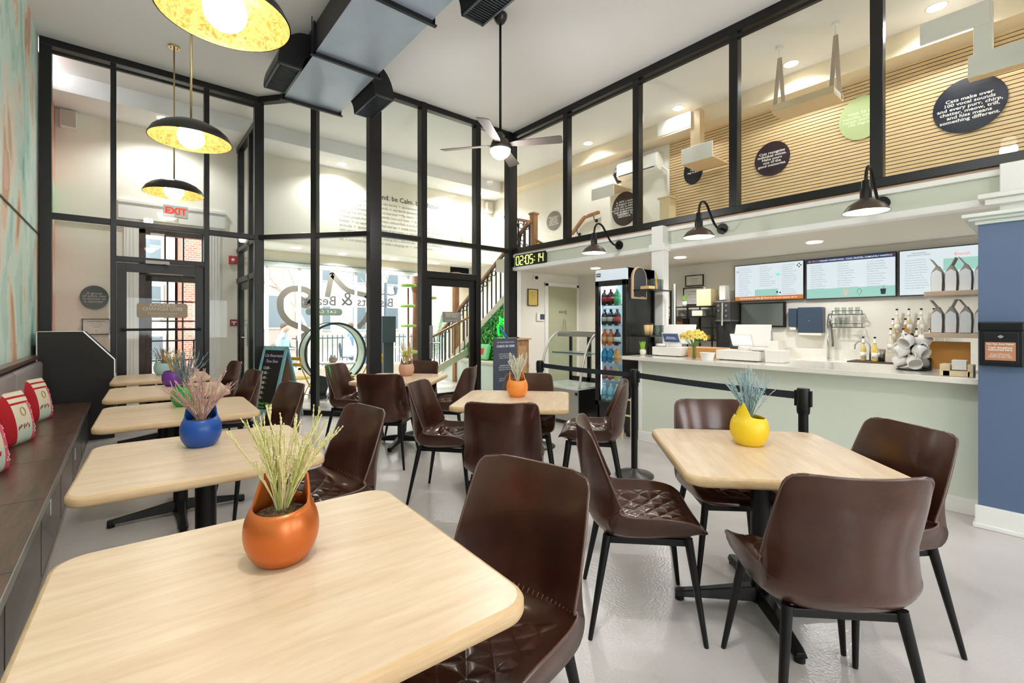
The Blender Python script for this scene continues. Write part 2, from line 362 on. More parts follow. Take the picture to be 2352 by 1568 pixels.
# door signs
TAUPE = mat('taupe_sign', 'a59683', .6); TAUPL = mat('taupe_sign_letters', 'd9cfbf', .6)
def rrect(cx, cy, w, h, r, n=6):
    p = []
    for sx, sy, a0 in ((1, 1, 0), (-1, 1, 90), (-1, -1, 180), (1, -1, 270)):
        for k in range(n+1):
            a = radians(a0+90*k/n); p.append((cx+sx*(w/2-r)+r*cos(a), cy+sy*(h/2-r)+r*sin(a)))
    return p
EX, EZ, MY = (1, 0, 0), (0, 0, 1), (0, -1, 0)
c = onY(374, 713, 7.97); s_ = T('door_sign', 'taupe rounded sign reading KINDNESS CHANGES LIVES on the entrance glass door', 'sign', c)
O('plate', MB().prism(rrect(0, 0, .56, .20, .03), .008, (0, 0, 0), EX, EZ, (0, 1, 0)), TAUPE, s_)
O('lettering', MB().text('KINDNESS\nCHANGES LIVES', .062, (0, -.003, .045), EX, EZ, bold=.02, line=.8).text('Donations support\nour rescue cats', .042, (0, -.003, -.055), EX, EZ, line=.8), TAUPL, s_)
c = onY(1038, 728, 6.49); s_ = T('door_sign', 'grey sign reading EMERGENCY EXIT ONLY on the lounge glass door', 'sign', c)
GREYS = mat('grey_sign', '8d8880', .6)
O('plate', MB().prism(rrect(0, 0, .36, .17, .008), .006, (0, 0, 0), EX, EZ, (0, 1, 0)), GREYS, s_)
O('lettering', MB().text('EMERGENCY\nEXIT ONLY', .045, (0, -.003, .03), EX, EZ, bold=.02, line=.85).text('Courtesy of the cats', .026, (0, -.003, -.055), EX, EZ), TAUPL, s_)
# street door of the vestibule
DBR = wood('dark_brown_door_wood', '4a332a', '2e1f1a', .4, (8, 8, 1))
fr = MB(); y0, y1 = YB-.01, YB+.1
fr.bb((.16, y0, 0), (.25, y1, 2.95)); fr.bb((1.02, y0, 0), (1.09, y1, 2.95)); fr.bb((.16, y0, 2.86), (1.09, y1, 2.95)); fr.bb((.16, y0, 2.18), (1.09, y1, 2.42))
d4 = S('door_4', fr, DBR, bev=.005)
lf = MB(); lf.bb((.25, YB+.03, .02), (.33, YB+.08, 2.18)); lf.bb((.96, YB+.03, .02), (1.02, YB+.08, 2.18)); lf.bb((.25, YB+.03, 2.09), (1.02, YB+.08, 2.18)); lf.bb((.25, YB+.03, .02), (1.02, YB+.08, .42))
for k in (1, 2): lf.bb((.33+.63*k/3-.012, YB+.04, .42), (.33+.63*k/3+.012, YB+.07, 2.09))
for k in range(1, 5): lf.bb((.33, YB+.04, .42+1.67*k/5-.012), (.96, YB+.07, .42+1.67*k/5+.012))
for k in (1, 2): lf.bb((.25+.77*k/3-.012, YB+.04, 2.42), (.25+.77*k/3+.012, YB+.07, 2.86))
O('door_leaf', lf, DBR, d4, bev=.003); O('glass_pane', MB().bb((.3, YB+.05, .42), (1.0, YB+.058, 2.88)), GLASS, d4)
O('pull_handle', MB().tube([(.92, YB+.03, 1.1), (.90, YB-.05, 1.1), (.90, YB-.05, .78), (.92, YB+.03, .78)], .012, 8), BLACKP, d4, auto=40)
O('door_closer', MB().bb((.30, YB-.04, 2.2), (.75, YB+.0, 2.27)), mat('closer_grey', '9a9388', .4, .6), d4)
ca = MB(); ca.bb((-.03, YB-.03, 0), (.16, YB, 3.1)); ca.bb((1.10, YB-.03, 0), (1.29, YB, 3.1)); ca.bb((-.1, YB-.05, 3.08), (1.37, YB, 3.36)); ca.bb((-.1, YB-.07, 3.33), (1.37, YB, 3.38))
for k in range(3): ca.bb((.0+.045*k, YB-.04, 0), (.02+.045*k, YB-.03, 3.08)); ca.bb((1.14+.045*k, YB-.04, 0), (1.16+.045*k, YB-.03, 3.08))
S('trim_7', ca, WHITE, bev=.004)
# storefront glazing
sf = MB(); 
for x in (2.3, 2.95, 4.22, 5.60, 6.82): sf.bb((x-.03, 10.87, .35), (x+.03, 10.93, 2.63))
sf.bb((1.9, 10.87, .33), (6.85, 10.93, .40))
wf6 = S('window_6', sf, mat('white_aluminium', 'eef0ee', .4))
O('glass_pane', MB().bb((1.9, 10.896, .4), (6.85, 10.904, 2.63)), GLASS, wf6)

# unseen wall behind the viewer, openings sized to hold back daylight
rw = MB()
rw.bb((XL-.1, -3.1, 0), (XR+.1, -3, .9)); rw.bb((XL-.1, -3.1, 2.2), (XR+.1, -3, CZ)); 
for x in (-.86, 1.3, 3.2, 5.2, 7.2): rw.bb((x-.45, -3.1, .7), (x+.45, -3, 2.75))
S('wall_rear', rw, CREAM)
# ------------------------------------------------------------------ tables
def catmull(P, n):
    out = []; m = len(P)
    for i in range(n+1):
        t = i/n*(m-1); k = min(int(t), m-2); f = t-k
        p0 = P[max(k-1, 0)]; p1 = P[k]; p2 = P[k+1]; p3 = P[min(k+2, m-1)]
        out.append(tuple(.5*((2*b)+(-a+c)*f+(2*a-5*b+4*c-d)*f*f+(-a+3*b-3*c+d)*f**3) for a, b, c, d in zip(p0, p1, p2, p3)))
    return out
def make_table(label, loc, rz):
    t = T('cafe_table', label, 'table', loc, rz, 'square cafe tables')
    pl = rrect(0, 0, .91, .91, .075, 8)
    prof = [(-.012, .712), (-.003, .716), (0, .724), (0, .745), (-.004, .752), (-.012, .755)]
    vs = []; n = len(pl)
    for ins, z in prof:
        k = 1+ins/.455
        for p in pl: vs.append((p[0]*k, p[1]*k, z))
    mb = MB(); fs = [(i*n+j, i*n+(j+1) % n, (i+1)*n+(j+1) % n, (i+1)*n+j) for i in range(len(prof)-1) for j in range(n)]
    mb.add(vs, fs); mb.mi = 1; mb.add(vs[-n:], [tuple(range(n))]); mb.mi = 0; mb.add(vs[:n], [tuple(range(n-1, -1, -1))])
    O('tabletop', mb, [MAPLEE, MAPLE], t, auto=50)
    O('column', MB().lathe([(.065, .03), (.05, .06), (.045, .09), (.045, .68), (.05, .70), (.05, .705)], 24), BLACKP, t, auto=40)
    O('top_plate', MB().box((0, 0, .700), (.36, .05, .02)).box((0, 0, .700), (.05, .36, .02)), BLACKP, t, bev=.004)
    for k in range(4):
        a = k*pi/2; R = Matrix.Rotation(a, 3, 'Z'); mb = MB()
        sec = [(0, .045, .1, .035), (.1, .038, .088, .03), (.25, .03, .066, .026), (.37, .032, .05, .024), (.405, .026, .046, .022)]
        vs = []
        for x, hw, zt, zb in sec: vs += [R@Vector((x, -hw, zb)), R@Vector((x, -hw*.6, zt)), R@Vector((x, hw*.6, zt)), R@Vector((x, hw, zb))]
        m = len(sec); mb.add(vs, [(i*4+j, i*4+(j+1) % 4, (i+1)*4+(j+1) % 4, (i+1)*4+j) for i in range(m-1) for j in range(4)]+[(3, 2, 1, 0), tuple((m-1)*4+j for j in range(4))])
        ft = O('foot', mb, BLACKP, t, bev=.004)
        c = R@Vector((.385, 0, 0)); O('levelling_pad', MB().cyl((c.x, c.y, .012), .022, .024, 14), BLACKP, ft)
    return t
TC_, TB_, TA_ = (2.397, .958, 0), (2.49, 2.95, 0), (2.45, 4.93, 0)
TABLES = [((.285, 1.245, 0), radians(-2.5), 'large foreground table by the bench carrying the copper orange cat planter'),
          ((.30, 2.70, 0), radians(-3), 'bench-side table carrying the royal blue cat planter'), ((.305, 4.13, 0), radians(-2), 'bench-side table carrying the green cat planter'),
          ((.315, 5.45, 0), radians(-2), 'bench-side table carrying the purple cat planter'), ((.33, 6.86, 0), radians(-2), 'last bench-side table, by the black cabinet, carrying the pale blue planter'),
          (TC_, radians(43), 'square maple table on a pedestal carrying the yellow cat planter'), (TB_, radians(43), 'square maple table in the middle carrying the light orange cat planter'),
          (TA_, radians(45), 'square maple table near the glass carrying the dusty pink cat planter')]
tb0 = make_table(TABLES[0][2], TABLES[0][0], TABLES[0][1])
for l, r, lab in TABLES[1:]: dup(tb0, l, r, lab)
# ------------------------------------------------------------------ chairs (facing local +X)
PROF = [(.262, .452), (.25, .474), (.19, .486), (.09, .482), (0, .472), (-.09, .466), (-.15, .474), (-.195, .505), (-.218, .56), (-.235, .64), (-.254, .74), (-.275, .84), (-.290, .905)]
PW = [.225, .235, .243, .25, .252, .25, .247, .245, .243, .242, .236, .226, .216]
PLF = [.0, .012, .040, .062, .074, .084, .098, .110, .110, .095, .074, .056, .042]
PTH = [.034, .052, .064, .064, .062, .058, .056, .050, .044, .038, .034, .03, .026]
CP = catmull([(a[0], a[1], b, c, d) for a, b, c, d in zip(PROF, PW, PLF, PTH)], 240)
# arc length table
AL = [0]
for a, b in zip(CP, CP[1:]): AL.append(AL[-1]+math.hypot(b[0]-a[0], b[1]-a[1]))
LT = AL[-1]
def at(s):
    s = max(0, min(LT, s)); i = 0
    lo, hi = 0, 240
    while hi-lo > 1:
        m = (lo+hi)//2
        if AL[m] <= s: lo = m
        else: hi = m
    f = (s-AL[lo])/max(AL[hi]-AL[lo], 1e-9)
    p = [a+(b-a)*f for a, b in zip(CP[lo], CP[hi])]
    dx, dz = CP[hi][0]-CP[lo][0], CP[hi][1]-CP[lo][1]; L = math.hypot(dx, dz)
    return p, (-(-dz)/L, 0, -dx/L)     # normal towards the sitter
def halfw(s, w):
    rt, rf = .048, .065
    if LT-s < rt: t = LT-s; return w-rt+sqrt(max(rt*rt-(rt-t)**2, 0))
    if s < rf: return w-rf+sqrt(max(rf*rf-(rf-s)**2, 0))
    return w
def shell(s, u, off=0):
    p, n = at(s); n = Vector(n)
    w = halfw(s, p[2]); lift = p[3]*abs(u*w/p[2])**2.4
    return Vector((p[0], u*w, p[1]))+n*(lift+off), n, p[4]
SEAM = .497
def shell_piece(s0, s1, ns, nu=20):
    mb = MB(); top = []; bot = []
    ss = [s0+(s1-s0)*(.5-.5*cos(pi*i/ns)) for i in range(ns+1)]
    for s in ss:
        for j in range(nu+1):
            u = sin((j/nu-.5)*pi)
            p, n, th = shell(s, u); e = 1-.62*abs(u)**5
            fe = min(1, .35+6*min(abs(s-0), abs(LT-s)))
            kp = .75*max(0, min(1, (.62-s)/.2)); w0 = at(s)[0]; lf = w0[3]*abs(u*halfw(s, w0[2])/w0[2])**2.4
            top.append(p); bot.append(p-n*(th*e*fe+lf*kp*fe))
    N = len(top); W = nu+1; fs = []
    for i in range(ns):
        for j in range(nu):
            a = i*W+j; fs.append((a, a+1, a+W+1, a+W)); fs.append((N+a, N+a+W, N+a+W+1, N+a+1))
    for i in range(ns):
        for j in (0, nu):
            a = i*W+j; fs.append((a, a+W, N+a+W, N+a))
    for i in (0, ns):
        for j in range(nu):
            a = i*W+j; fs.append((a, a+1, N+a+1, N+a))
    return mb.add(top+bot, fs)
SMAT = mat('stitch_thread', '9d7f6c', .7)
def make_chair(label, loc, rz):
    t = T('dining_chair', label, 'chair', loc, rz, 'brown leather dining chairs')
    st = O('seat', shell_piece(0, SEAM, 26), LEATHER, t, auto=75); bk = O('backrest', shell_piece(SEAM, LT, 26), LEATHER, t, auto=75)
    # diamond quilted seat pad
    def qp(a, b):
        s = .05+a*.37; u = (b-.5)*2*.80
        p, n, th = shell(s, u); x = (s-.2)/.050; y = u*.25/.050
        q = min(abs(sin(pi*(x+y)/2)), abs(sin(pi*(x-y)/2)))**.55
        e = min(1, 9*min(a, 1-a), 9*min(b, 1-b)); e = max(e, 0)
        return p+n*(-.004+e*(.007+.011*q))
    O('quilted_pad', MB().grid(qp, 104, 116), LEATHER, st, smooth=True)
    # piping round the rim
    rim = [shell(s, 1, -.004)[0] for s in [SEAM*.0+LT*k/60 for k in range(2, 60)]]
    topr = [shell(LT*(1-.0005), u, -.006)[0] for u in [1-2*k/10 for k in range(1, 10)]]
    rim2 = [shell(LT*k/60, -1, -.004)[0] for k in range(59, 1, -1)]
    O('piping', MB().tube(rim+topr+rim2, .0048, 6), PIPING, bk, smooth=True)
    sm = MB()
    for k in range(23):
        u = -.9+1.8*k/22; a, n, _ = shell(SEAM-.008, u, .001); b, _, _ = shell(SEAM+.008, u+.012, .001); sm.tube([a, (a+b)/2+n*.0015, b], .0011, 4)
    O('seam_stitching', sm, SMAT, bk)
    fr = MB(); z = .412
    fr.bar((.18, -.17, z), (.18, .17, z), .022, .03).bar((-.16, -.17, z), (-.16, .17, z), .022, .03).bar((-.16, -.17, z), (.18, -.17, z), .022, .03).bar((-.16, .17, z), (.18, .17, z), .022, .03)
    O('seat_frame', fr, BLACKP, t, bev=.003)
    for sx, sy in ((1, 1), (1, -1), (-1, 1), (-1, -1)):
        O('leg', MB().tube([((.01+.175*sx), .18*sy, .435), (.243*sx+.0, .24*sy, .012), (.245*sx, .242*sy, 0)], [.019, .0105, .0095], 14), BLACKP, t, auto=40)
    return t
G0 = (.285, 1.245)
CH = [((.80, 1.09), 193, 'leather chair at the near right corner of the foreground table, scuffed shiny back'),
      ((.79, 2.51), 186, 'leather chair tucked under the table with the blue planter'),
      ((.77, 3.90), 188, 'leather chair tucked under the table with the green planter'),
      ((.745, 5.22), 186, 'leather chair at the table with the purple planter, left of the chalkboard'),
      ((.80, 6.60), 186, 'leather chair at the farthest bench-side table with the pale blue planter'),
      ((2.03, 5.26), -49, 'leather chair beside the black mullion facing the pink planter table'),
      ((2.01, 4.33), 45, 'leather chair seen from behind at the pink planter table'),
      ((2.67, 5.07), 213, 'leather chair behind the dusty pink planter'),
      ((2.78, 4.42), 128, 'leather chair seen edge-on right of the pink planter table'),
      ((1.985, 3.18), -50, 'leather chair facing right at the light orange planter table'),
      ((1.916, 2.36), 45, 'leather chair seen from behind at the light orange planter table'),
      ((2.76, 3.09), 225, 'leather chair behind the light orange planter'),
      ((3.00, 2.54), 128, 'leather chair seen edge-on beside the middle belt barrier post'),
      ((1.90, 1.32), -46, 'leather chair facing right at the yellow planter table, quilted seat in view'),
      ((2.60, 1.22), 226, 'leather chair behind the table, left of the yellow planter'),
      ((1.95, .587), 45, 'nearest leather chair seen from behind at the yellow planter table'),
      ((2.58, .60), 146, 'leather chair before the navy cabinet at the yellow planter table')]
ch0 = make_chair(CH[0][2], (*CH[0][0], 0), radians(CH[0][1]))
for (x, y), a, lab in CH[1:]: dup(ch0, (x, y, 0), radians(a), lab)
# ------------------------------------------------------------------ cat planters
SOIL = mat('dry_moss', '6e5436', .95, bump=.8, bscale=200, var=.5, vscale=90)
def planter(label, loc, rz, colr, stem, tip, n, hgt, spread, seed, rough=.4, metal=0, coat=.1, ears=True):
    t = T('cat_planter', label, 'planter', loc, rz, 'cat-eared planters on the cafe tables')
    pm = mat('planter_'+colr, colr, rough, metal, coat=coat)
    R = .092; zc, zh = .069, .088
    def rho(z): 
        if z <= .124: return R*sqrt(max(1-((z-zc)/zh)**2, .05))
        r1 = R*sqrt(1-((.124-zc)/zh)**2); return r1-.12*(z-.124)
    def rim(th):
        z = .124-.010*max(0, cos(th+pi/2))
        if ears:
            for e in (radians(27), radians(153)):
                d = abs((th-e+pi) % (2*pi)-pi)/.60
                if d < 1: z = max(z, .121+.064*(1-d)**.95)
        return z
    N = 72; rows = 16; vs = []; fs = []
    for i in range(rows+1):
        for k in range(N):
            th = 2*pi*k/N; zr = rim(th); z = zr*(i/rows)**1.0; r = rho(z)
            vs.append((r*cos(th), r*sin(th), z))
    for i in range(9):
        for k in range(N):
            th = 2*pi*k/N; zr = rim(th); z = zr+.0015-(zr-.09)*(i/8) if i else zr+.003
            r = rho(max(z, .09))-(.009 if i else .0045); vs.append((r*cos(th), r*sin(th), z))
    M = rows+1+9
    for i in range(M-1):
        for k in range(N): fs.append((i*N+k, i*N+(k+1) % N, (i+1)*N+(k+1) % N, (i+1)*N+k))
    fs.append(tuple(range(N-1, -1, -1))); fs.append(tuple((M-1)*N+k for k in range(N)))
    vs = [(x, y, z*1.2) for x, y, z in vs]
    O('pot', MB().add(vs, fs), pm, t, auto=60)
    rnd = random.Random(seed)
    sb = MB().lathe([(.070, .120), (.055, .127), (.03, .132), (.0, .133)], 24)
    for k in range(70):
        a = rnd.uniform(0, 6.28); r = rnd.uniform(0, .056); b = a+rnd.uniform(-2, 2)
        p = Vector((r*cos(a), r*sin(a), .129)); sb.tube([p, p+Vector((.007*cos(b), .007*sin(b), .006)), p+Vector((.014*cos(b), .014*sin(b), .001))], .0014, 4)
    O('moss', sb, SOIL, t)
    sm = MB()
    def stem_(p0, d, L, bent, r0, lv=0):
        pts = []; rs = []; nseg = 21 if lv == 0 else 9; p = Vector(p0); d = Vector(d).normalized()
        for i in range(nseg+1):
            pts.append(p.copy()); f = i/nseg
            sm_r = r0 if f < .35 else r0*(3.0 if i % 2 else 1.2)*(1-.35*f)
            rs.append(sm_r); p = p+d*(L/nseg); d = (d+bent/nseg+Vector((rnd.uniform(-1, 1), rnd.uniform(-1, 1), rnd.uniform(-.6, .6)))*.05).normalized()
        sm.mi = 0 if lv == 0 and rnd.random() < .25 else 1
        sm.tube(pts, rs, 5)
        if lv == 0:
            for q in range(rnd.choice((3, 4, 5))):
                i = rnd.randint(7, 19); dd = (pts[i]-pts[i-1]).normalized(); dd = (dd+Vector((rnd.uniform(-1, 1), rnd.uniform(-1, 1), rnd.uniform(0, .8)))*.42)
                stem_(pts[i], dd, L*rnd.uniform(.12, .24), Vector((0, 0, .25)), r0*.9, 1)
    n = int(n*1.5)
    for k in range(n):
        a = 2*pi*k/n*2.4+rnd.uniform(-.4, .4); q = rnd.random()**.7*spread
        d = Vector((sin(q*.6)*cos(a), sin(q*.6)*sin(a), cos(q*.6))); st = Vector((cos(a), sin(a), 0))*rnd.uniform(.002, .013)+Vector((0, 0, .12))
        stem_(st, d, hgt*rnd.uniform(.68, 1.04)*(1-.15*q), Vector((cos(a), sin(a), 0))*.75*q, .00125)
    O('dried_stems', sm, [mat('stem_'+stem, stem, .8), mat('tips_'+tip, tip, .85)], t)
    return t
TZ = .755
planter('copper orange cat planter with pale yellow dried stems on the foreground table', (.318, 1.335, TZ), radians(-32), 'c96a2c', 'a9b25a', 'ded29a', 30, .29, .62, 3, .34, .45)
planter('royal blue cat planter with dusty pink dried stems on the second table', (.295, 2.84, TZ), radians(-9), '0e4a9c', 'a58a72', 'c3a096', 38, .29, .85, 5, .35)
planter('green round planter with blue-grey dried stems behind the pink stems', (.345, 4.29, TZ), radians(70), '169a3b', '5f6f6c', '7f8f92', 30, .33, .55, 8, .4, ears=False)
planter('purple planter with golden yellow dried flowers on the fourth table', (.36, 5.74, TZ), radians(60), '6a2f96', 'b79a4c', 'd8b45c', 26, .25, .5, 9, .4, ears=False)
planter('pale blue planter with brownish dried grass on the last bench-side table', (.345, 7.10, TZ), radians(40), 'a9cdd0', '8a7868', 'b09a88', 22, .25, .8, 11, .5)
planter('dusty pink cat planter with golden dried stems near the lounge glass', (2.58, 5.06, TZ), radians(-27), 'c99b82', 'a8903e', 'cfb968', 26, .27, .45, 12, .55)
planter('light orange cat planter with white dried stems on the middle table', (2.575, 3.01, TZ), radians(-20), 'ef8f3a', 'a5a88c', 'e6e2cf', 30, .26, .5, 13, .4)
planter('yellow cat planter with blue-green dried stems on the right table', (2.475, 1.045, TZ), radians(25), 'f0cb22', '5f8a84', '9fb6bb', 34, .27, .55, 14, .45)
# ------------------------------------------------------------------ bench along the mural wall
BT = .46; BX = -.335
b = T('bench', 'long dark stained wooden wall bench under the cat mural', 'bench', (-.58, 3, 0))
O('bench_top', MB().bb((-.815, -1.2, BT-.035), (BX+.012, 7.36, BT)), DWOOD, b, w=True, bev=.004)
O('front_panel', MB().bb((BX-.03, -1.2, .03), (BX-.008, 7.36, BT-.035)), DWOODG, b, w=True)
O('edge_trim', MB().bb((BX+.012, -1.2, BT-.042), (BX+.017, 7.36, BT)).bb((BX-.008, -1.2, .0), (BX-.002, 7.36, .035)), STEEL, b, w=True)
gap = MB()
for y in (.6, 1.55, 2.5, 3.45, 4.4, 5.35, 6.3): gap.bb((BX-.0085, y-.002, .05), (BX-.0065, y+.002, BT-.04)).bb((-.80, y-.0015, BT-.0005), (BX+.01, y+.0015, BT+.0006))
O('panel_joints', gap, BLACK, b, w=True)
for u, v in ((115, 1163), (172, 1042), (205, 975)):
    c = onX(u, v, BX-.006); O('latch_plate', MB().bb((BX-.008, c.y-.012, c.z-.05), (BX+.001, c.y+.012, c.z+.05)), STEEL, b, w=True, bev=.002)
O('back_ledge', MB().bb((-.815, -1.2, .99), (-.735, 7.36, 1.03)).bb((-.815, -1.2, .46), (-.80, 7.36, .99)), DWOOD, b, w=True, bev=.005)
VIN = mat('mauve_grey_vinyl', '8f8687', .45, coat=.1)
def softbox(a, b_, r=.03, n=5):
    return MB().bb(a, b_)
for i, (y0, y1) in enumerate(((5.70, 7.30), (4.08, 5.66), (2.45, 4.04), (.85, 2.42), (-.7, .82))):
    o = O('back_pad', softbox((-.80, y0, .50), (-.71, y1, .965)), VIN, b, w=True, bev=.035, seg=4, smooth=True)
# pillows
PR, PC, PP, PT = mat('pillow_red', 'b5121f', .9), mat('pillow_cream', 'e9dfc6', .95), mat('pillow_pink', 'e2607c', .9), mat('pillow_mint', 'cfe0cd', .95)
def pillow(label, loc, rz, tilt, wd=.40):
    t = T('pillow', label, 'pillow', loc, rz, 'festive cat pillows on the bench')
    N = 24; mb = MB(); Rt = Matrix.Rotation(-tilt, 3, 'Y')
    def pt(i, j, sgn):
        a, b_ = 2*i/N-1, 2*j/N-1
        th = .075*((1-a*a)*(1-b_*b_))**.42; pin = 1-.07*(a*a)*(1-b_*b_)-.0
        pin2 = 1-.07*(b_*b_)*(1-a*a)
        return Rt@Vector((sgn*th, a*wd/2*pin2, b_*wd/2*pin))+Vector((0, 0, wd/2*cos(tilt)))
    for sgn in (1, -1):
        base = len(mb.v); mb.v += [tuple(pt(i, j, sgn)) for i in range(N+1) for j in range(N+1)]
        for i in range(N):
            for j in range(N):
                A = base+i*(N+1)+j; mb.f.append((A, A+N+1, A+N+2, A+1))
                fa, fb = (i+.5)/N, (j+.5)/N
                if fa < .30: m = 0
                elif fb > .74: m = 0 if (j % 3 == 0) else 1
                elif fa < .74: m = 1 if fb > .38 else 3
                else: m = 2
                if sgn < 0: m = 0
                mb.m.append(m)
    O('cover', mb, [PR, PC, PP, PT], t, smooth=True)
    dk = MB(); gold = MB(); rnd = random.Random(4)
    def onf(a, b_, off=.002):
        th = .075*((1-a*a)*(1-b_*b_))**.42; return Rt@Vector((th+off, a*wd/2, b_*wd/2))+Vector((0, 0, wd/2*cos(tilt)))
    for k in range(14):
        a, b_ = rnd.uniform(.55, .85), -.75+1.2*k/14; p = onf(a, rnd.uniform(-.8, .6), -.001); dk.box(p, (.004, .010, .010))
    gold.tube([onf(.05+.13*cos(q), .2+.16*sin(q)) for q in [2*pi*k/14 for k in range(15)]], .0035, 5)
    rd = MB()
    for k in range(7): rd.bar(onf(-.35+.09*k, -.45+.06*(k % 3)), onf(-.30+.09*k, -.32+.05*(k % 2)), .006, .003)
    O('appliques', rd, PR, t); O('dot_pattern', dk, PC, t); O('ring_print', gold, mat('pillow_gold', 'b79a55', .7), t)
    return t
pillow('red and cream patchwork pillow, farthest of the bench pillows', (-.665, 6.22, BT), radians(-20), radians(12))
pillow('red and cream patchwork pillow, in front of the farthest pillow', (-.67, 5.12, BT), radians(-20), radians(12))
pillow('pink and cream pillow mostly cut off by the left frame edge', (-.675, 4.10, BT), radians(-20), radians(12))
# black cabinet at the end of the bench
k = T('bench_end_cabinet', 'tall black cabinet with a slanted shoulder at the end of the bench', 'cabinet', (-.45, 7.64, 0))
poly = [(-.765, 0), (-.108, 0), (-.108, .945), (-.385, 1.285), (-.765, 1.285)]
O('body', MB().prism(poly, .5, (0, 7.385, 0), EX, EZ, (0, 1, 0)), mat('black_laminate', '15110f', .55), k, w=True, bev=.003)
O('edge_strip', MB().bar((-.383, 7.38, 1.287), (-.106, 7.38, .947), .006, .012).bar((-.106, 7.38, .947), (-.106, 7.38, .70), .006, .012).bar((-.769, 7.38, .46), (-.769, 7.38, 1.285), .006, .01).bar((-.765, 7.38, 1.29), (-.385, 7.38, 1.29), .01, .006), STEEL, k, w=True)
O('hinge', MB().bb((-.11, 7.375, .72), (-.095, 7.40, .78)), STEEL, k, w=True)
LAMPS = []
WARM = 'ffe9c8'
GLOBE = mat('lit_globe', 'fffaf0', .4, em='fff1dc', es=9.0); GLOBEP = mat('lit_pendant_globe', 'fffaf0', .4, em='fff6ea', es=15.0)
def gold():
    q = NT('gold_leaf'); tc = q.n('TexCoord'); n1 = q.n('TexVoronoi', Scale=55.0); q.l(tc, 'Object', n1, 'Vector')
    n2 = q.n('TexNoise', Scale=30.0, Detail=5.0, Distortion=1.5); q.l(tc, 'Object', n2, 'Vector')
    rp = q.n('ValToRGB'); e = rp.color_ramp.elements; e[0].position = .3; e[0].color = lin('ac7a30'); e[1].position = .7; e[1].color = lin('f2cc7c'); q.l(n2, 'Fac', rp, 'Fac'); q.l(rp, 'Color', q.b, 'Base Color')
    q.b.inputs['Metallic'].default_value = .3; q.b.inputs['Roughness'].default_value = .4
    bp = q.n('Bump', Strength=.6, Distance=.004); q.l(n2, 'Fac', bp, 'Height'); q.l(bp, 'Normal', q.b, 'Normal'); return q.m
GOLD = gold(); BRASS = mat('satin_brass', 'c8ad7c', .3, .9); DOME = mat('dome_black', '2c2927', .32, .3, coat=.2)
def pendant(label, x, y, rim):
    t = T('pendant_lamp', label, 'pendant lamp', (x, y, CZ), 0, 'black and gold dome pendants')
    zr = rim-CZ; prof = [(.32, 0), (.318, .012), (.29, .065), (.24, .11), (.17, .145), (.09, .165), (.02, .17)]
    O('dome', MB().lathe([(r, z+zr) for r, z in prof], 56, cap=False), DOME, t, smooth=True)
    O('gold_lining', MB().lathe([(max(r-.006, .001), z+zr-.005 if i else zr+.0) for i, (r, z) in enumerate(prof)], 56, cap=False), GOLD, t, smooth=True)
    O('globe', MB().sphere((0, 0, zr+.035), .105, 28, 16), GLOBEP, t, smooth=True)
    O('rod', MB().tube([(0, 0, zr+.165), (0, 0, -.02)], .009, 10), BRASS, t, smooth=True)
    O('ceiling_canopy', MB().lathe([(.062, -.022), (.064, -.002)], 24).cyl((.035, 0, -.03), .006, .02, 8).cyl((-.035, 0, -.03), .006, .02, 8), BRASS, t, auto=40)
PEND_E = 22
pendant('gold-lined dome pendant cut off by the top of the frame', .41, 2.90, 3.03)
pendant('gold-lined dome pendant in the middle of the row, rod behind the big one', .45, 5.06, 3.03)
pendant('farthest gold-lined dome pendant, hanging above the exit sign', .464, 7.19, 3.01)
# ceiling fan
FANM = mat('fan_bronze', '4a423d', .4, .5)
FX, FY, FZ = 3.24, 4.08, 3.40
t = T('ceiling_fan', 'dark bronze four-blade ceiling fan with a lit half globe', 'ceiling fan', (FX, FY, CZ))
O('canopy', MB().lathe([(.02, -.115), (.045, -.1), (.075, -.05), (.08, -.01), (.07, 0)], 24), DOME, t, smooth=True)
O('downrod', MB().tube([(0, 0, -.1), (0, 0, FZ-CZ+.12)], .014, 12), BLACKP, t, smooth=True)
O('motor_housing', MB().lathe([(.02, .14), (.035, .12), (.04, .06), (.085, .05), (.10, .02), (.115, -.03), (.118, -.06)], 32, (0, 0, FZ-CZ)), FANM, t, smooth=True)
O('light_globe', MB().lathe([(.116, -.06), (.112, -.09), (.085, -.13), (.05, -.155), (.0, -.165)], 28, (0, 0, FZ-CZ)), GLOBE, t, smooth=True)
for k in range(4):
    a = -TH+pi/2*k-radians(13); R = Matrix.Rotation(a, 3, 'Z'); P = Matrix.Rotation(radians(-13), 3, 'X')
    pl = [(.09, -.025), (.2, -.055), (.68, -.075), (.70, -.06), (.70, .055), (.68, .065), (.2, .05), (.09, .025)]
    vs = [R@(P@Vector((x, y, dz)))+Vector((0, 0, FZ-CZ-.005)) for dz in (-.004, .004) for x, y in pl]; n = len(pl)
    O('blade', MB().add(vs, [tuple(range(n-1, -1, -1)), tuple(range(n, 2*n))]+[(i, (i+1) % n, (i+1) % n+n, i+n) for i in range(n)]), mat('fan_blade', '564d47', .5) if k == 0 else bpy.data.materials['fan_blade'], t, bev=.002)
LAMPS.append(('fan_light', 38, (FX, FY, FZ-.30), .12, 'POINT'))
t = T('added_fill_globe', 'added fill-light globe over the near tables, out of the frame', 'ceiling light', (2.9, -1.2, CZ)); O('globe', MB().sphere((0, 0, 4.25-CZ), .09, 20, 12), GLOBE, t, smooth=True); O('stem', MB().tube([(0, 0, 4.32-CZ), (0, 0, 0)], .009, 8), BRASS, t)  # unseen globe and stem, added to lift the dim ceiling
LAMPS.append(('added_fill_light', 34, (2.9, -1.2, 4.12), .1, 'POINT'))
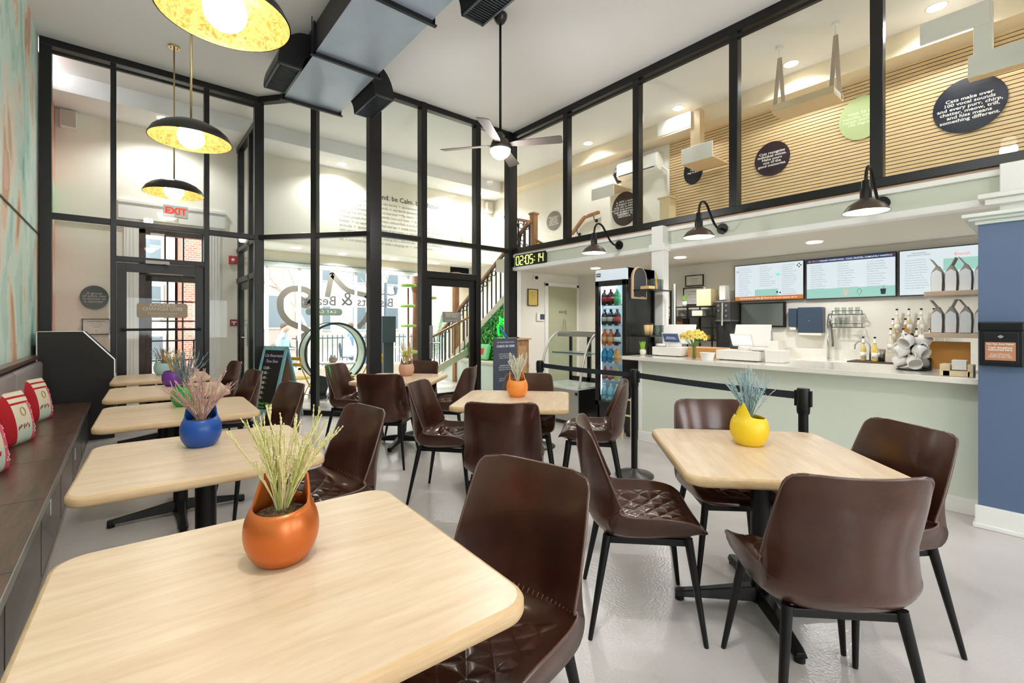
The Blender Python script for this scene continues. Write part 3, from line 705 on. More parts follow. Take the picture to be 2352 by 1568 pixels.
t = T('added_fill_globe', 'added fill-light globe over the near end of the bench, out of the frame', 'ceiling light', (.45, .55, CZ)); O('globe', MB().sphere((0, 0, 4.2-CZ), .09, 20, 12), GLOBE, t, smooth=True); O('stem', MB().tube([(0, 0, 4.27-CZ), (0, 0, 0)], .009, 8), BRASS, t)
LAMPS.append(('added_fill_light', 100, (.45, .55, 4.07), .1, 'POINT'))  # second added globe, brightens the left ceiling from out of view
# air duct
DUCT = mat('duct_floor_reflection', 'a3adba', .36, .4, var=.05, vscale=3); DUCTB = mat('duct_black', '17171a', .4, .3)  # duct is black; grey underside carries the floor's reflected light
t = T('air_duct', 'large black rectangular air duct with a reflection-greyed underside, hung under the ceiling', 'air duct', (2.02, 3, CZ))
DX0, DX1, DZ0, DZ1 = 1.655, 2.40, 4.475, 4.80
ysec = [6.84, 5.48, 4.15, 2.82, 1.49, .16, -1.17, -2.5]
for a, b_ in zip(ysec, ysec[1:]):
    y0, y1 = b_+.012, a-.012; cx_, cy_ = (DX0+DX1)/2, (y0+y1)/2
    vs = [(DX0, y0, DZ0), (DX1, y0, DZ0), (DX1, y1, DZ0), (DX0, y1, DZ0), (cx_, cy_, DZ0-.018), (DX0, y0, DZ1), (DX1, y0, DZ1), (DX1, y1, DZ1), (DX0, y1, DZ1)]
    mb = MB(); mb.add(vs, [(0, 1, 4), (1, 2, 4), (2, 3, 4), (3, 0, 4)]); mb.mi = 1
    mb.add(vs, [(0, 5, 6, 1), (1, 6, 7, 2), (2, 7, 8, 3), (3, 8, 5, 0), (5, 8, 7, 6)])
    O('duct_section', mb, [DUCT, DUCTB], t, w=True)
for y in ysec:
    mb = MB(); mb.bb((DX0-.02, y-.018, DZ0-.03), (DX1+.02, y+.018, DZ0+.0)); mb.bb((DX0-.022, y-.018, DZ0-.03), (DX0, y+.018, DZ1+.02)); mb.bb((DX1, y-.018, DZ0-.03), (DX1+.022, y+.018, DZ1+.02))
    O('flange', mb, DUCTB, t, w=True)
    if y > 1: O('hanger_rods', MB().tube([(DX0-.035, y, DZ0-.03), (DX0-.035, y, CZ)], .005, 6).tube([(DX1+.035, y, DZ0-.03), (DX1+.035, y, CZ)], .005, 6).bb((DX0-.05, y-.02, DZ0-.045), (DX1+.05, y+.02, DZ0-.03)), DUCTB, t, w=True)
def boot(y0, y1, side):
    x0 = DX1 if side > 0 else DX0; p = []
    for k in range(13):
        a = pi/2*k/12; p.append((x0+side*.335*sin(a), 4.36+.43*cos(a)))
    for k in range(9):
        a = pi/2*(1-k/8); p.append((x0+side*(.0+.07*sin(a)), 4.36+.16*cos(a)))
    o = O('outlet_boot', MB().prism(p, y1-y0, (0, y0, 0), EX, EZ, (0, 1, 0)), DUCTB, t, w=True)
    xa, xb = x0+side*.075, x0+side*.33; g = MB(); z = 4.352
    g.bb((xa, y0, z-.012), (xa+side*.02, y1, z+.01)); g.bb((xb-side*.02, y0, z-.012), (xb, y1, z+.01)); g.bb((xa, y0, z-.012), (xb, y0+.02, z+.01)); g.bb((xa, y1-.02, z-.012), (xb, y1, z+.01))
    for k in range(22): yy = y0+.03+(y1-y0-.06)*k/21; g.bb((xa, yy-.003, z-.004), (xb, yy+.003, z+.006))
    O('grille', g, mat('grille_grey', '4b4e52', .4, .5), o, w=True)
boot(5.72, 6.44, 1); boot(3.0, 3.72, 1); boot(5.72, 6.44, -1); boot(3.0, 3.72, -1)
# gooseneck lamps on the fascia
SHADE = mat('bronze_shade', '55483f', .4, .5); SHIN = mat('shade_white_enamel', 'f6efe2', .5, em='ffedd2', es=.8)
def gooseneck(label, y):
    t = T('gooseneck_lamp', label, 'wall lamp', (XB-.03, y, 2.51), 0, 'gooseneck lamps on the mezzanine fascia')
    O('wall_plate', MB().cyl((0, 0, 0), .062, .03, 24, 'X'), BLACKP, t, auto=40)
    pts = catmull([(0, 2.51), (-.10, 2.50), (-.20, 2.545), (-.30, 2.65), (-.38, 2.735), (-.47, 2.755), (-.535, 2.70), (-.555, 2.60)], 28)
    O('arm', MB().tube([(x, 0, z-2.51) for x, z in pts], .0135, 10), BLACKP, t, smooth=True)
    c = (-.555, 0, -2.51)
    O('socket', MB().lathe([(.02, 2.62), (.032, 2.61), (.034, 2.55), (.042, 2.54), (.043, 2.455), (.05, 2.45)], 20, c), BLACKP, t, auto=50)
    O('lamp_shade', MB().lathe([(.045, 2.455), (.075, 2.435), (.125, 2.405), (.145, 2.38), (.168, 2.345), (.170, 2.340)], 40, c, cap=False), SHADE, t, smooth=True)
    O('shade_lining', MB().lathe([(.001, 2.425), (.075, 2.425), (.12, 2.398), (.14, 2.373), (.165, 2.342)], 40, c, cap=False), SHIN, t, smooth=True)
    O('bulb', MB().sphere((-.555, 0, 2.39-2.51), .035, 16, 10), GLOBE, t, smooth=True)
    LAMPS.append(('gooseneck_light', 14, (XB-.585, y, 2.32), .06, 'SPOT'))
gooseneck('gooseneck lamp nearest the digital clock', 4.11); gooseneck('middle gooseneck lamp, right of the white column', 2.61); gooseneck('gooseneck lamp nearest the navy cabinet', 1.096)
# clock
t = T('digital_clock', 'black digital wall clock with yellow-green digits 02:05:14', 'clock', (XB-.04, 6.0, 2.51))
O('case', MB().bb((XB-.065, 5.60, 2.405), (XB-.021, 6.39, 2.615)), mat('clock_black', '101010', .3), t, w=True, bev=.004)
LED = mat('led_digits', 'd8f05a', .5, em='d9f26a', es=2.2)
SEG = {'0': 'abcdef', '1': 'bc', '2': 'abged', '5': 'afgcd', '4': 'fgbc'}
def seg7(ch, y, z, w_=.075, h_=.15, t_=.014):
    g = MB(); q = SEG[ch]; s_ = {'a': (y-w_/2, z+h_/2, 1), 'g': (y-w_/2, z, 1), 'd': (y-w_/2, z-h_/2, 1), 'f': (y, z+h_/4, 0), 'e': (y, z-h_/4, 0), 'b': (y-w_, z+h_/4, 0), 'c': (y-w_, z-h_/4, 0)}
    for k in q:
        yy, zz, hz = s_[k]
        g.box((XB-.067, yy, zz), (.003, w_*.86 if hz else t_, t_ if hz else h_*.42))
    return g
y = 6.355
for ch in '02:05:14':
    if ch == ':': O('colon', MB().box((XB-.067, y-.01, 2.54), (.003, .014, .014)).box((XB-.067, y-.01, 2.48), (.003, .014, .014)), LED, t, w=True); y -= .042
    else: O('digit', seg7(ch, y, 2.51), LED, t, w=True); y -= .108
# recessed downlights
DL = mat('downlight_lens', 'fffaf0', .4, em='fff3e0', es=14)
def downlight(label, c, e, down=True, grp=None):
    t = T('downlight', label, 'ceiling light', c, 0, grp)
    O('trim_ring', MB().lathe([(.085, -.006), (.10, -.004), (.10, 0), (.085, 0), (.085, -.006)], 28, cap=False), WHITE, t, smooth=True)
    O('lens', MB().lathe([(.0, -.005), (.085, -.006)], 28), DL, t)
    LAMPS.append(('downlight_beam', e, (c[0], c[1], c[2]-.03), .08, 'SPOT'))
KC = 2.385
for (u, v), lb in (((1870, 556), 'round ceiling light in front of the middle menu screen'), ((1562, 591), 'round ceiling light just right of the white column'), ((1368, 616), 'round ceiling light above the drinks fridge')):
    c = onZ(u, v, KC-.003); downlight(lb, c, 45, grp='ceiling lights under the mezzanine')
for (u, v), lb in (((786, 376), 'downlight over the lettered wall, near the black mullion'), ((1044, 433), 'downlight over the right end of the lettered wall')):
    c = onZ(u, v, 4.612); downlight(lb, c, 118, grp='downlights above the lounge wall')
downlight('added downlight high in the vestibule behind the pendants', Vector((.45, 9.1, 4.612)), 80)  # extra fixture added to brighten the vestibule
downlight('added downlight by the lounge corner speaker', Vector((6.7, 9.3, 4.612)), 140, grp='downlights above the lounge wall')  # added to brighten the lounge beyond its two known downlights
for i, (u, v) in enumerate(((680, 569), (786, 583), (905, 595), (1002, 604))):
    c = onZ(u, v, 2.947); downlight(['leftmost', 'second', 'third', 'rightmost'][i]+' downlight in the storefront bay soffit', c, 100, grp='downlights in the storefront bay')
# ------------------------------------------------------------------ counter and service area
XM, YM, Yp, Zp = (-1, 0, 0), (0, -1, 0), (0, 1, 0), (0, 0, 1)     # text on -X faces runs along -Y
QUARTZ = mat('quartz_top', 'ece7dd', .12, coat=.3, var=.03, vscale=12)
t = T('service_counter', 'long pale sage service counter with a white stone top', 'counter', (4.9, 1.9, 0))
O('body', MB().bb((4.68, .38, .1), (5.30, 3.22, .955)), SAGEL, t, w=True)
O('plinth', MB().bb((4.655, .392, 0), (4.70, 3.24, .115)).bb((4.66, 3.2, 0), (5.3, 3.24, .955)), WHITE, t, w=True, bev=.004)
O('countertop', MB().bb((4.50, .377, .957), (5.32, 3.36, 1.0)), QUARTZ, t, w=True, bev=.004)
O('inner_ledge', MB().bb((5.06, .42, 1.0), (5.10, .9, 1.012)), QUARTZ, t, w=True)
t = T('back_counter', 'pale stone back counter with sage cabinets under the menu screens', 'counter', (7.2, 1.7, 0))
O('countertop', MB().bb((6.84, -.4, .86), (7.465, 3.35, .9)), QUARTZ, t, w=True, bev=.004)
O('backsplash', MB().bb((7.445, -.4, .9), (7.468, 3.35, 1.03)), QUARTZ, t, w=True)
for k in range(6): O('cabinet_door', MB().bb((6.87, -.38+.62*k, .08), (6.90, .22+.62*k, .85)), SAGEL, t, w=True, bev=.004)
for k in range(6): O('cabinet_box', MB().bb((6.90, -.39+.62*k, .0), (7.46, .23+.62*k, .86)), SAGE, t, w=True)
# columns
cl = MB().bb((5.33, 3.33, 0), (5.47, 3.50, 2.655)).bb((5.31, 3.30, 2.33), (5.47, 3.53, 2.42)); S('column_1', cl, WHITE, bev=.006)
cl = MB().bb((5.35, .175, 2.1), (5.47, .33, 2.655)).bb((5.30, .10, 2.33), (5.47, .41, 2.38)).bb((5.27, .06, 2.38), (5.47, .45, 2.42)); S('column_2', cl, WHITE, bev=.006)
# navy cabinet with its donation box
NAVY = mat('navy_paint', '5a6d8c', .45, coat=.05)
t = T('navy_cabinet', 'tall navy blue panelled unit at the right end of the counter', 'cabinet', (4.9, -.6, 0))
O('body', MB().bb((4.45, -2.0, .13), (5.4, .375, 2.05)), NAVY, t, w=True)
O('skirting', MB().bb((4.43, -2.0, 0), (5.41, .39, .15)).bb((4.42, -2.0, 0), (5.41, .40, .03)), WHITE, t, w=True, bev=.006)
O('cornice', MB().bb((4.43, -2.0, 2.05), (5.41, .39, 2.075)).bb((4.40, -2.0, 2.075), (5.41, .42, 2.095)).bb((4.37, -2.0, 2.095), (5.41, .45, 2.12)), mat('cornice_sage_white', 'dfe5dc', .5), t, w=True, bev=.005)
t = T('donation_box', 'black lockable donation box with a copper notice on the navy cabinet', 'donation box', (4.38, .255, 1.1))
O('body', MB().bb((4.385, .165, 1.10), (4.448, .365, 1.385)), mat('black_steel_box', '19191c', .4, .4), t, w=True, bev=.006)
O('hood', MB().bb((4.372, .16, 1.333), (4.448, .37, 1.392)), mat('black_steel_hood', '141416', .35, .4), t, w=True, bev=.008)
O('front_door', MB().bb((4.379, .185, 1.12), (4.386, .345, 1.322)), mat('black_steel_door', '1f1f23', .35, .4), t, w=True, bev=.002)
O('lock', MB().cyl((4.376, .265, 1.295), .010, .01, 16, 'X').box((4.37, .265, 1.295), (.004, .026, .008)), STEEL, t, w=True)
O('notice', MB().bb((4.3765, .198, 1.14), (4.379, .336, 1.258)), mat('copper_notice', 'bb8262', .5), t, w=True)
O('lettering', MB().text('Got Tips, Aunt Tabby?', .0135, (4.376, .267, 1.246), YM, Zp, bold=.02).text('Cash donations\nwelcomed here.', .0175, (4.376, .267, 1.216), YM, Zp, bold=.02, line=.8).text('Every dollar goes\nstraight to our cats,\nkittens and their care', .0125, (4.376, .267, 1.171), YM, Zp, line=.8), WHITE, t, w=True)
# menu screens
def screen(name, label, y0, y1, z0, z1, draw, x=7.40):
    t = T('menu_screen', label, 'screen', (x, (y0+y1)/2, z0), 0, 'menu screens in a row')
    O('bezel', MB().bb((x, y0, z0), (x+.05, y1, z1)), mat('screen_bezel', '2b3036', .4), t, w=True, bev=.003)
    draw(t, x, y0+.012, y1-.012, z0+.012, z1-.012)
    return t
SCW = mat('screen_white', '181818', .3, em='e8f4f8', es=.62); SCT = mat('screen_teal', '101414', .3, em='a6dccd', es=.62)
SCO = mat('screen_orange', '201008', .3, em='d98440', es=.62); SCN = mat('screen_navy', '0a0f18', .3, em='27406e', es=.6); SCG = mat('screen_text_grey', '141414', .4, em='8d999f', es=.5)
SCI = mat('screen_ink', '0c1018', .4, em='26324a', es=.3); SCX = mat('screen_text_white', '202020', .4, em='ffffff', es=.7)
def rect(t, name, m, x, y0, y1, z0, z1): O(name, MB().bb((x, min(y0, y1), z0), (x+.001, max(y0, y1), z1)), m, t, w=True)
WRD = 'Latte Mocha Chai Cold Brew Drip Iced Tea Cocoa Scone Muffin Bagel Cookie Toast Espresso Americano Cortado Matcha Lemonade Honey Oat Vanilla'.split()
def col(mb, x, yl, zt, n, size, w_, rnd, step):
    for k in range(n):
        tx = ' '.join(rnd.choice(WRD) for _ in range(w_)); mb.text(tx, size, (x, yl, zt-step*k), YM, Zp, 'LEFT')
def draw1(t, x, y0, y1, z0, z1):
    rect(t, 'page', SCW, x-.001, y0, y1, z0, z1); rect(t, 'footer_band', SCO, x-.002, y0, y1, z0, z0+.06); rect(t, 'teal_panel', SCT, x-.0022, y0+.33, y1-.30, z0+.06, z0+.16)
    r = random.Random(1); mb = MB()
    for i in range(3): col(mb, x-.003, y1-.06-.31*i, z1-.04, 14 if i != 1 else 10, .019, 3, r, .032)
    O('menu_lettering', mb, SCG, t, w=True)
    O('footer_lettering', MB().text('Tea & Gourmet Coffee @ Home by our local roasters, ask us', .032, (x-.003, (y0+y1)/2, z0+.03), YM, Zp, bold=.01), SCX, t, w=True)
    ic = MB()
    for yy, zz, s_ in ((y1-.04, z1-.09, .008), (y0+.05, z1-.06, .014)):
        for k in range(4): ic.cyl((x-.003, yy+s_*1.6*cos(1.57*k), zz+s_*1.6*sin(1.57*k)), s_*.7, .001, 10, 'X')
    ic.cyl((x-.003, y0+.30, z0+.1), .012, .001, 10, 'X').cyl((x-.003, y0+.34, z0+.11), .014, .001, 10, 'X')
    O('icons', ic, SCI, t, w=True); O('teal_oval', MB().lathe([(.0, 0), (.033, 0)], 24, (x-.004, y0+.33, z1-.17), Matrix.Rotation(pi/2, 3, 'Y'), .6, 1), mat('oval_teal', '7fbfae', .4, em='7fbfae', es=.6), t, w=True)
def draw2(t, x, y0, y1, z0, z1):
    rect(t, 'page', SCW, x-.001, y0, y1, z0, z1); rect(t, 'header_band', SCN, x-.002, y0, y1, z1-.055, z1); rect(t, 'teal_panel', SCT, x-.002, y0, y1, z0, z0+.13)
    r = random.Random(2); mb = MB()
    for i in range(3): col(mb, x-.003, y1-.05-.32*i, z1-.09, 11, .019, 3, r, .032)
    O('menu_lettering', mb, SCG, t, w=True)
    O('header_lettering', MB().text('CHILLED CONFECTIONS - COLD, CRAFTED, COMPLETELY WORTH IT', .0255, (x-.003, (y0+y1)/2-.065, z1-.028), YM, Zp, bold=.015), SCX, t, w=True)
    O('header_tag', MB().text('MILKY', .031, (x-.003, y1-.11, z1-.028), YM, Zp, bold=.02).cyl((x-.003, y1-.035, z1-.028), .014, .001, 14, 'X').cyl((x-.003, y0+.04, z1-.028), .014, .001, 14, 'X'), SCO, t, w=True)
    z = z0+.065
    O('icon_cone', MB().tube([(x-.003, y0+.52, z-.045), (x-.003, y0+.545, z+.01), (x-.003, y0+.54, z+.035), (x-.003, y0+.52, z+.05), (x-.003, y0+.50, z+.035), (x-.003, y0+.495, z+.01)], .004, 4, closed=True).tube([(x-.003, y0+.52, z-.045), (x-.003, y0+.52, z+.05)], .003, 4), mat('icon_coral', 'd98a78', .4, em='d98a78', es=.6), t, w=True)
    O('icon_scoop', MB().tube([(x-.003, y0+.37, z-.045), (x-.003, y0+.395, z+.005), (x-.003, y0+.385, z+.035), (x-.003, y0+.37, z+.045), (x-.003, y0+.355, z+.035), (x-.003, y0+.345, z+.005)], .002, 4, closed=True), SCI, t, w=True)
    O('icon_cup', MB().prism([(-.03, .03), (.03, .03), (.022, -.04), (-.022, -.04)], .001, (x-.003, y0+.12, z), YM, Zp, XM).bar((x-.003, y0+.12, z+.02), (x-.003, y0+.115, z+.06), .004, .006), SCI, t, w=True)
def draw3(t, x, y0, y1, z0, z1):
    rect(t, 'page', SCW, x-.001, y0, y1, z0, z1); rect(t, 'teal_panel', SCT, x-.002, y1-.80, y1-.40, z1-.27, z1-.13)
    r = random.Random(3); mb = MB(); mb.text('THE BAKERY\nBREAKFAST MENU', .026, (x-.003, y1-.18, z1-.05), YM, Zp)
    col(mb, x-.003, y1-.05, z1-.12, 12, .017, 4, r, .031); O('menu_lettering', mb, SCG, t, w=True)
    O('brand_lettering', MB().text('Biscuit', .05, (x-.003, y1-.56, z1-.085), YM, Zp, bold=.01), mat('brand_coral', 'd98c8c', .4, em='d98c8c', es=.6), t, w=True)
screen('a', 'menu screen with an orange footer band', 2.372, 3.353, 1.727, 2.292, draw1)
screen('b', 'menu screen with a navy header band, middle of the row', 1.345, 2.35, 1.72, 2.288, draw2)
screen('c', 'menu screen partly hidden by the shelved coffee bags', .33, 1.325, 1.72, 2.288, draw3)
t = T('dark_monitor', 'switched-off black wall monitor under the first menu screen', 'monitor', (7.42, 2.95, 1.33))
O('bezel', MB().bb((7.40, 2.62, 1.325), (7.46, 3.27, 1.70)), BLACKP, t, w=True, bev=.004); O('panel', MB().bb((7.397, 2.645, 1.35), (7.40, 3.245, 1.68)), mat('dark_glass_panel', '5d625c', .12, coat=.6), t, w=True)
SLATE = mat('slate_blue_plastic', '39485a', .35); CRM = mat('cream_plastic', 'ece6da', .5)
t = T('soap_dispenser', 'narrow slate blue soap dispenser on the wall', 'soap dispenser', (7.4, 2.50, 1.29))
O('housing', MB().bb((7.36, 2.45, 1.335), (7.46, 2.565, 1.60)), SLATE, t, w=True, bev=.01); O('nozzle', MB().bb((7.375, 2.47, 1.29), (7.45, 2.55, 1.335)), CRM, t, w=True, bev=.005)
t = T('paper_towel_dispenser', 'large slate blue paper towel dispenser on the wall', 'towel dispenser', (7.4, 2.28, 1.24))
O('housing', MB().bb((7.31, 2.125, 1.255), (7.46, 2.43, 1.61)), SLATE, t, w=True, bev=.012); O('base_lip', MB().bb((7.32, 2.13, 1.215), (7.46, 2.42, 1.255)), CRM, t, w=True, bev=.01); O('lock', MB().cyl((7.308, 2.28, 1.42), .009, .006, 12, 'X'), STEEL, t, w=True)
def framed(name, label, cat, c, w_, h_, face, fc, pc, lines, fw=.015, seed=0, cols='555555'):
    """face: 'X' faces -X, 'Y' faces -Y"""
    t = T(name, label, cat, c); r = YM if face == 'X' else EX; n = XM if face == 'X' else MY; R = Vector(r); N = Vector(n); c0 = Vector((0, 0, 0))
    fm = mat('frame_'+fc, fc, .4) if ('frame_'+fc) not in bpy.data.materials else bpy.data.materials['frame_'+fc]
    pm = mat('paper_'+pc, pc, .7) if ('paper_'+pc) not in bpy.data.materials else bpy.data.materials['paper_'+pc]
    def quad(a, b_, z0, z1, d0, d1): 
        p = R*a+N*d0+Vector((0, 0, z0)); q = R*b_+N*d1+Vector((0, 0, z1)); return [min(p[i], q[i]) for i in range(3)], [max(p[i], q[i]) for i in range(3)]
    f = MB()
    for a in ((-w_/2, -w_/2+fw, -h_/2, h_/2), (w_/2-fw, w_/2, -h_/2, h_/2), (-w_/2, w_/2, h_/2-fw, h_/2), (-w_/2, w_/2, -h_/2, -h_/2+fw)): f.bb(*quad(*a, 0, .018))
    O('frame', f, fm, t); O('sheet', MB().bb(*quad(-w_/2+fw*.6, w_/2-fw*.6, -h_/2+fw*.6, h_/2-fw*.6, 0, .008)), pm, t)
    tm = MB()
    for tx, sz, z in lines: tm.text(tx, sz, N*.0095+Vector((0, 0, z)), R, Zp)
    if lines: O('lettering', tm, mat('ink', cols, .7) if 'ink' not in bpy.data.materials else bpy.data.materials['ink'], t)
    return t
framed('framed_certificate', 'small black-framed certificate, upper of two on the service wall', 'framed certificate', (7.455, 4.05, 2.115), .33, .19, 'X', '1c1715', 'e6e2d8', [('Certificate', .03, .03), ('of food safety', .02, -.01), ('city health office', .014, -.05)])
framed('framed_certificate', 'larger black-framed certificate, below the smaller one', 'framed certificate', (7.455, 4.07, 1.85), .37, .30, 'X', '1c1715', 'e6e2d8', [('License', .04, .08), ('Retail food establishment', .02, .03), ('city and county health', .016, -.02), ('No. 2051', .02, -.09)])
framed('framed_certificate', 'black-framed yellow certificate left of the sage door', 'framed certificate', (6.13, 6.70, 1.895), .27, .33, 'Y', '241c16', 'e2c86a', [('NOTICE', .03, .09), ('to all employees', .02, .04), ('of this cafe', .02, .0)], .012)
# service door and wall devices
dr = MB().bb((6.56, 6.685, 0), (7.40, 6.72, 2.14)); d5 = S('door_5', dr, mat('sage_green_door', 'b3b596', .5), bev=.004)
S('trim_8', MB().bb((6.47, 6.69, 0), (6.56, 6.72, 2.2)).bb((7.40, 6.69, 0), (7.468, 6.72, 2.2)).bb((6.47, 6.69, 2.14), (7.468, 6.72, 2.22)), WHITE, bev=.005)
O('door_sign', MB().bb((6.86, 6.678, 1.60), (6.99, 6.684, 1.64)).bb((7.02, 6.678, 1.575), (7.08, 6.684, 1.655)), mat('door_sign_grey', '8b8a7c', .6), d5)
O('coat_hanger_cord', MB().tube([(6.93, 6.66, 1.12), (6.985, 6.655, 1.46), (7.0, 6.67, 1.475), (7.02, 6.655, 1.45), (7.06, 6.66, 1.12)], .007, 6), mat('cord_beige', 'b9a888', .8), d5, smooth=True)
t = T('dome_camera', 'small black and white security camera on the service wall', 'camera', (6.2, 6.70, 2.285)); O('base', MB().cyl((0, 0, 0), .06, .035, 20, 'Y'), WHITE, t, auto=40); O('lens_dome', MB().sphere((.01, -.03, 0), .036, 16, 10), BLACKP, t, smooth=True)
t = T('wall_tablet', 'small white control panel with a dark screen on the service wall', 'control panel', (6.34, 6.69, 1.515)); O('case', MB().box((0, 0, 0), (.20, .03, .16)), WHITE, t, bev=.006); O('panel', MB().box((.03, -.017, 0), (.12, .002, .11)), mat('tablet_screen', '3a444c', .2), t)
# drinks fridge
FB = mat('fridge_black', '141414', .3, coat=.3); t = T('drinks_fridge', 'tall black glass-door drinks fridge stocked with bottles', 'fridge', (5.02, 3.69, 0))
x0, x1, y0, y1 = 4.72, 5.38, 3.455, 3.945
O('cabinet', MB().bb((x0+.05, y0, .10), (x1, y0+.035, 2.08)).bb((x0+.05, y1-.035, .10), (x1, y1, 2.08)).bb((x1-.04, y0, .10), (x1, y1, 2.08)).bb((x0+.05, y0, .10), (x1, y1, .33)).bb((x0+.05, y0, 1.95), (x1, y1, 2.08)), FB, t, w=True, bev=.004)
O('light_box', MB().bb((x0, y0+.005, 1.93), (x0+.05, y1-.005, 2.07)), mat('fridge_light_box', 'c9d2da', .4, em='c8d6e2', es=.2), t, w=True, bev=.004)
O('badge', MB().bb((x0-.002, y1-.09, 1.985), (x0, y1-.02, 2.03)), FB, t, w=True); O('badge_lettering', MB().text('AVA', .03, (x0-.003, y1-.055, 2.007), YM, Zp, bold=.03), WHITE, t, w=True)
dr = O('door_frame', MB().bb((x0, y0, .32), (x0+.045, y0+.06, 1.93)).bb((x0, y1-.06, .32), (x0+.045, y1, 1.93)).bb((x0, y0, 1.86), (x0+.045, y1, 1.93)).bb((x0, y0, .32), (x0+.045, y1, .38)), FB, t, w=True, bev=.003)
O('glass', MB().bb((x0+.02, y0+.06, .38), (x0+.026, y1-.06, 1.86)), glassmat('fridge_door_glass', 'eef6f8', .8), dr, w=True)
O('handle', MB().bb((x0-.035, y1-.045, .85), (x0-.02, y1-.03, 1.4)).bb((x0-.02, y1-.045, .86), (x0, y1-.03, .88)).bb((x0-.02, y1-.045, 1.37), (x0, y1-.03, 1.39)), FB, dr, w=True)
O('interior', MB().bb((x1-.05, y0+.035, .33), (x1-.04, y1-.035, 1.95)).bb((x0+.06, y0+.035, .33), (x1-.04, y0+.04, 1.95)).bb((x0+.06, y1-.04, .33), (x1-.04, y1-.035, 1.95)), mat('fridge_inside', 'dfe9ec', .5), t, w=True)
O('light_strip', MB().bb((x0+.055, y1-.055, .45), (x0+.065, y1-.042, 1.85)).bb((x0+.055, y0+.042, .45), (x0+.065, y0+.055, 1.85)), mat('fridge_led_strip', 'ffffff', .4, em='dff1ff', es=5), t, w=True)
LAMPS.append(('fridge_light', 5, (4.86, 3.70, 1.90), .05, 'POINT')); LAMPS.append(('fridge_light', 2, (4.80, 3.70, .95), .05, 'POINT'))
SHZ = [1.62, 1.363, 1.107, .884, .661, .40]
for z in SHZ:
    g = MB().bb((x0+.06, y0+.045, z-.014), (x0+.066, y1-.045, z+.012))
    for k in range(9): yy = y0+.06+.37*k/8; g.bb((x0+.06, yy-.002, z-.012), (x1-.06, yy+.002, z-.006))
    O('wire_shelf', g, mat('white_wire', 'e8ecec', .4) if 'white_wire' not in bpy.data.materials else bpy.data.materials['white_wire'], t, w=True)
O('casters', MB().cyl((x0+.1, y0+.05, .045), .045, .03, 16, 'Y').cyl((x0+.1, y1-.05, .045), .045, .03, 16, 'Y').bb((x0+.07, y0+.03, .06), (x0+.14, y0+.07, .10)).bb((x0+.07, y1-.07, .06), (x0+.14, y1-.03, .10)).cyl((x1-.08, y0+.05, .045), .045, .03, 16, 'Y').cyl((x1-.08, y1-.05, .045), .045, .03, 16, 'Y'), FB, t, w=True)
BOT = [(.040, 0), (.047, .01), (.047, .12), (.042, .145), (.018, .18), (.0145, .195)]
def bottle(label, loc, liquid, lab, cap, group, sc=1, cat='bottle', name='drink_bottle'):
    t = T(name, label, cat, loc, 0, group)
    M_ = lambda k, c, **kw: bpy.data.materials.get(k+c) or mat(k+c, c, **kw)
    O('body', MB().lathe([(r*sc, z*sc) for r, z in BOT], 16), M_('liquid_', liquid, rough=.12, coat=.5), t, smooth=True)
    O('label', MB().lathe([(.0478*sc, .05*sc), (.0478*sc, .11*sc)], 16), M_('label_', lab, rough=.5), t, smooth=True)
    O('cap', MB().lathe([(.017*sc, .19*sc), (.017*sc, .212*sc), (.0, .213*sc)], 12), M_('cap_', cap, rough=.4), t, smooth=True)
    return t
ROWS = [('top', [('2a1512', 'b3242a', 'b3242a', 'cola bottle with a red label'), ('2a1512', 'b3242a', 'b3242a', 'cola bottle with a red label'), ('3f8f5a', '4fae6e', 'e8e8e8', 'lime soda bottle with a green label')]),
        ('second', [('2a2222', 'c9c4c0', '2a2222', 'dark soda bottle with a silver label'), ('2a2222', 'c9c4c0', '2a2222', 'dark soda bottle with a silver label'), ('2e1814', 'c4402f', 'b3242a', 'cherry soda bottle with a red label')]),
        ('third', [('d8672a', 'e8b07a', 'd8672a', 'orange soda bottle'), ('d8672a', 'e8b07a', 'd8672a', 'orange soda bottle'), ('3b1d1d', 'ddd8d0', '2a1512', 'root beer bottle with a white label')]),
        ('fourth', [('2f7fae', '3f93c2', 'e8e8e8', 'blue sports drink bottle'), ('2f7fae', '3f93c2', 'e8e8e8', 'blue sports drink bottle'), ('e89a4a', 'eeb070', 'e8e8e8', 'orange sports drink bottle')]),
        ('fifth', [('a8423a', 'd8b0a0', 'a8423a', 'small red juice bottle'), ('c9503a', 'e8c0a0', 'b84a3a', 'small red juice bottle'), ('d8b04a', 'e8d8a0', 'd8b04a', 'small yellow juice bottle')]),
        ('bottom', [('b8d4da', '7fc0d0', 'e8f0f0', 'clear water bottle'), ('b8d4da', '7fc0d0', 'e8f0f0', 'clear water bottle'), ('b8d4da', '7fc0d0', 'e8f0f0', 'clear water bottle')])]
for (rn, row), z in zip(ROWS, SHZ):
    for i, (lq, lb, cp_, nm) in enumerate(row):
        bottle('%s, %s on the %s fridge shelf' % (nm, ('left', 'middle', 'right')[i], rn), (4.80, 3.85-.10*i, z-.004), lq, lb, cp_, 'bottles in the drinks fridge', .80 if rn == 'fifth' else .98)
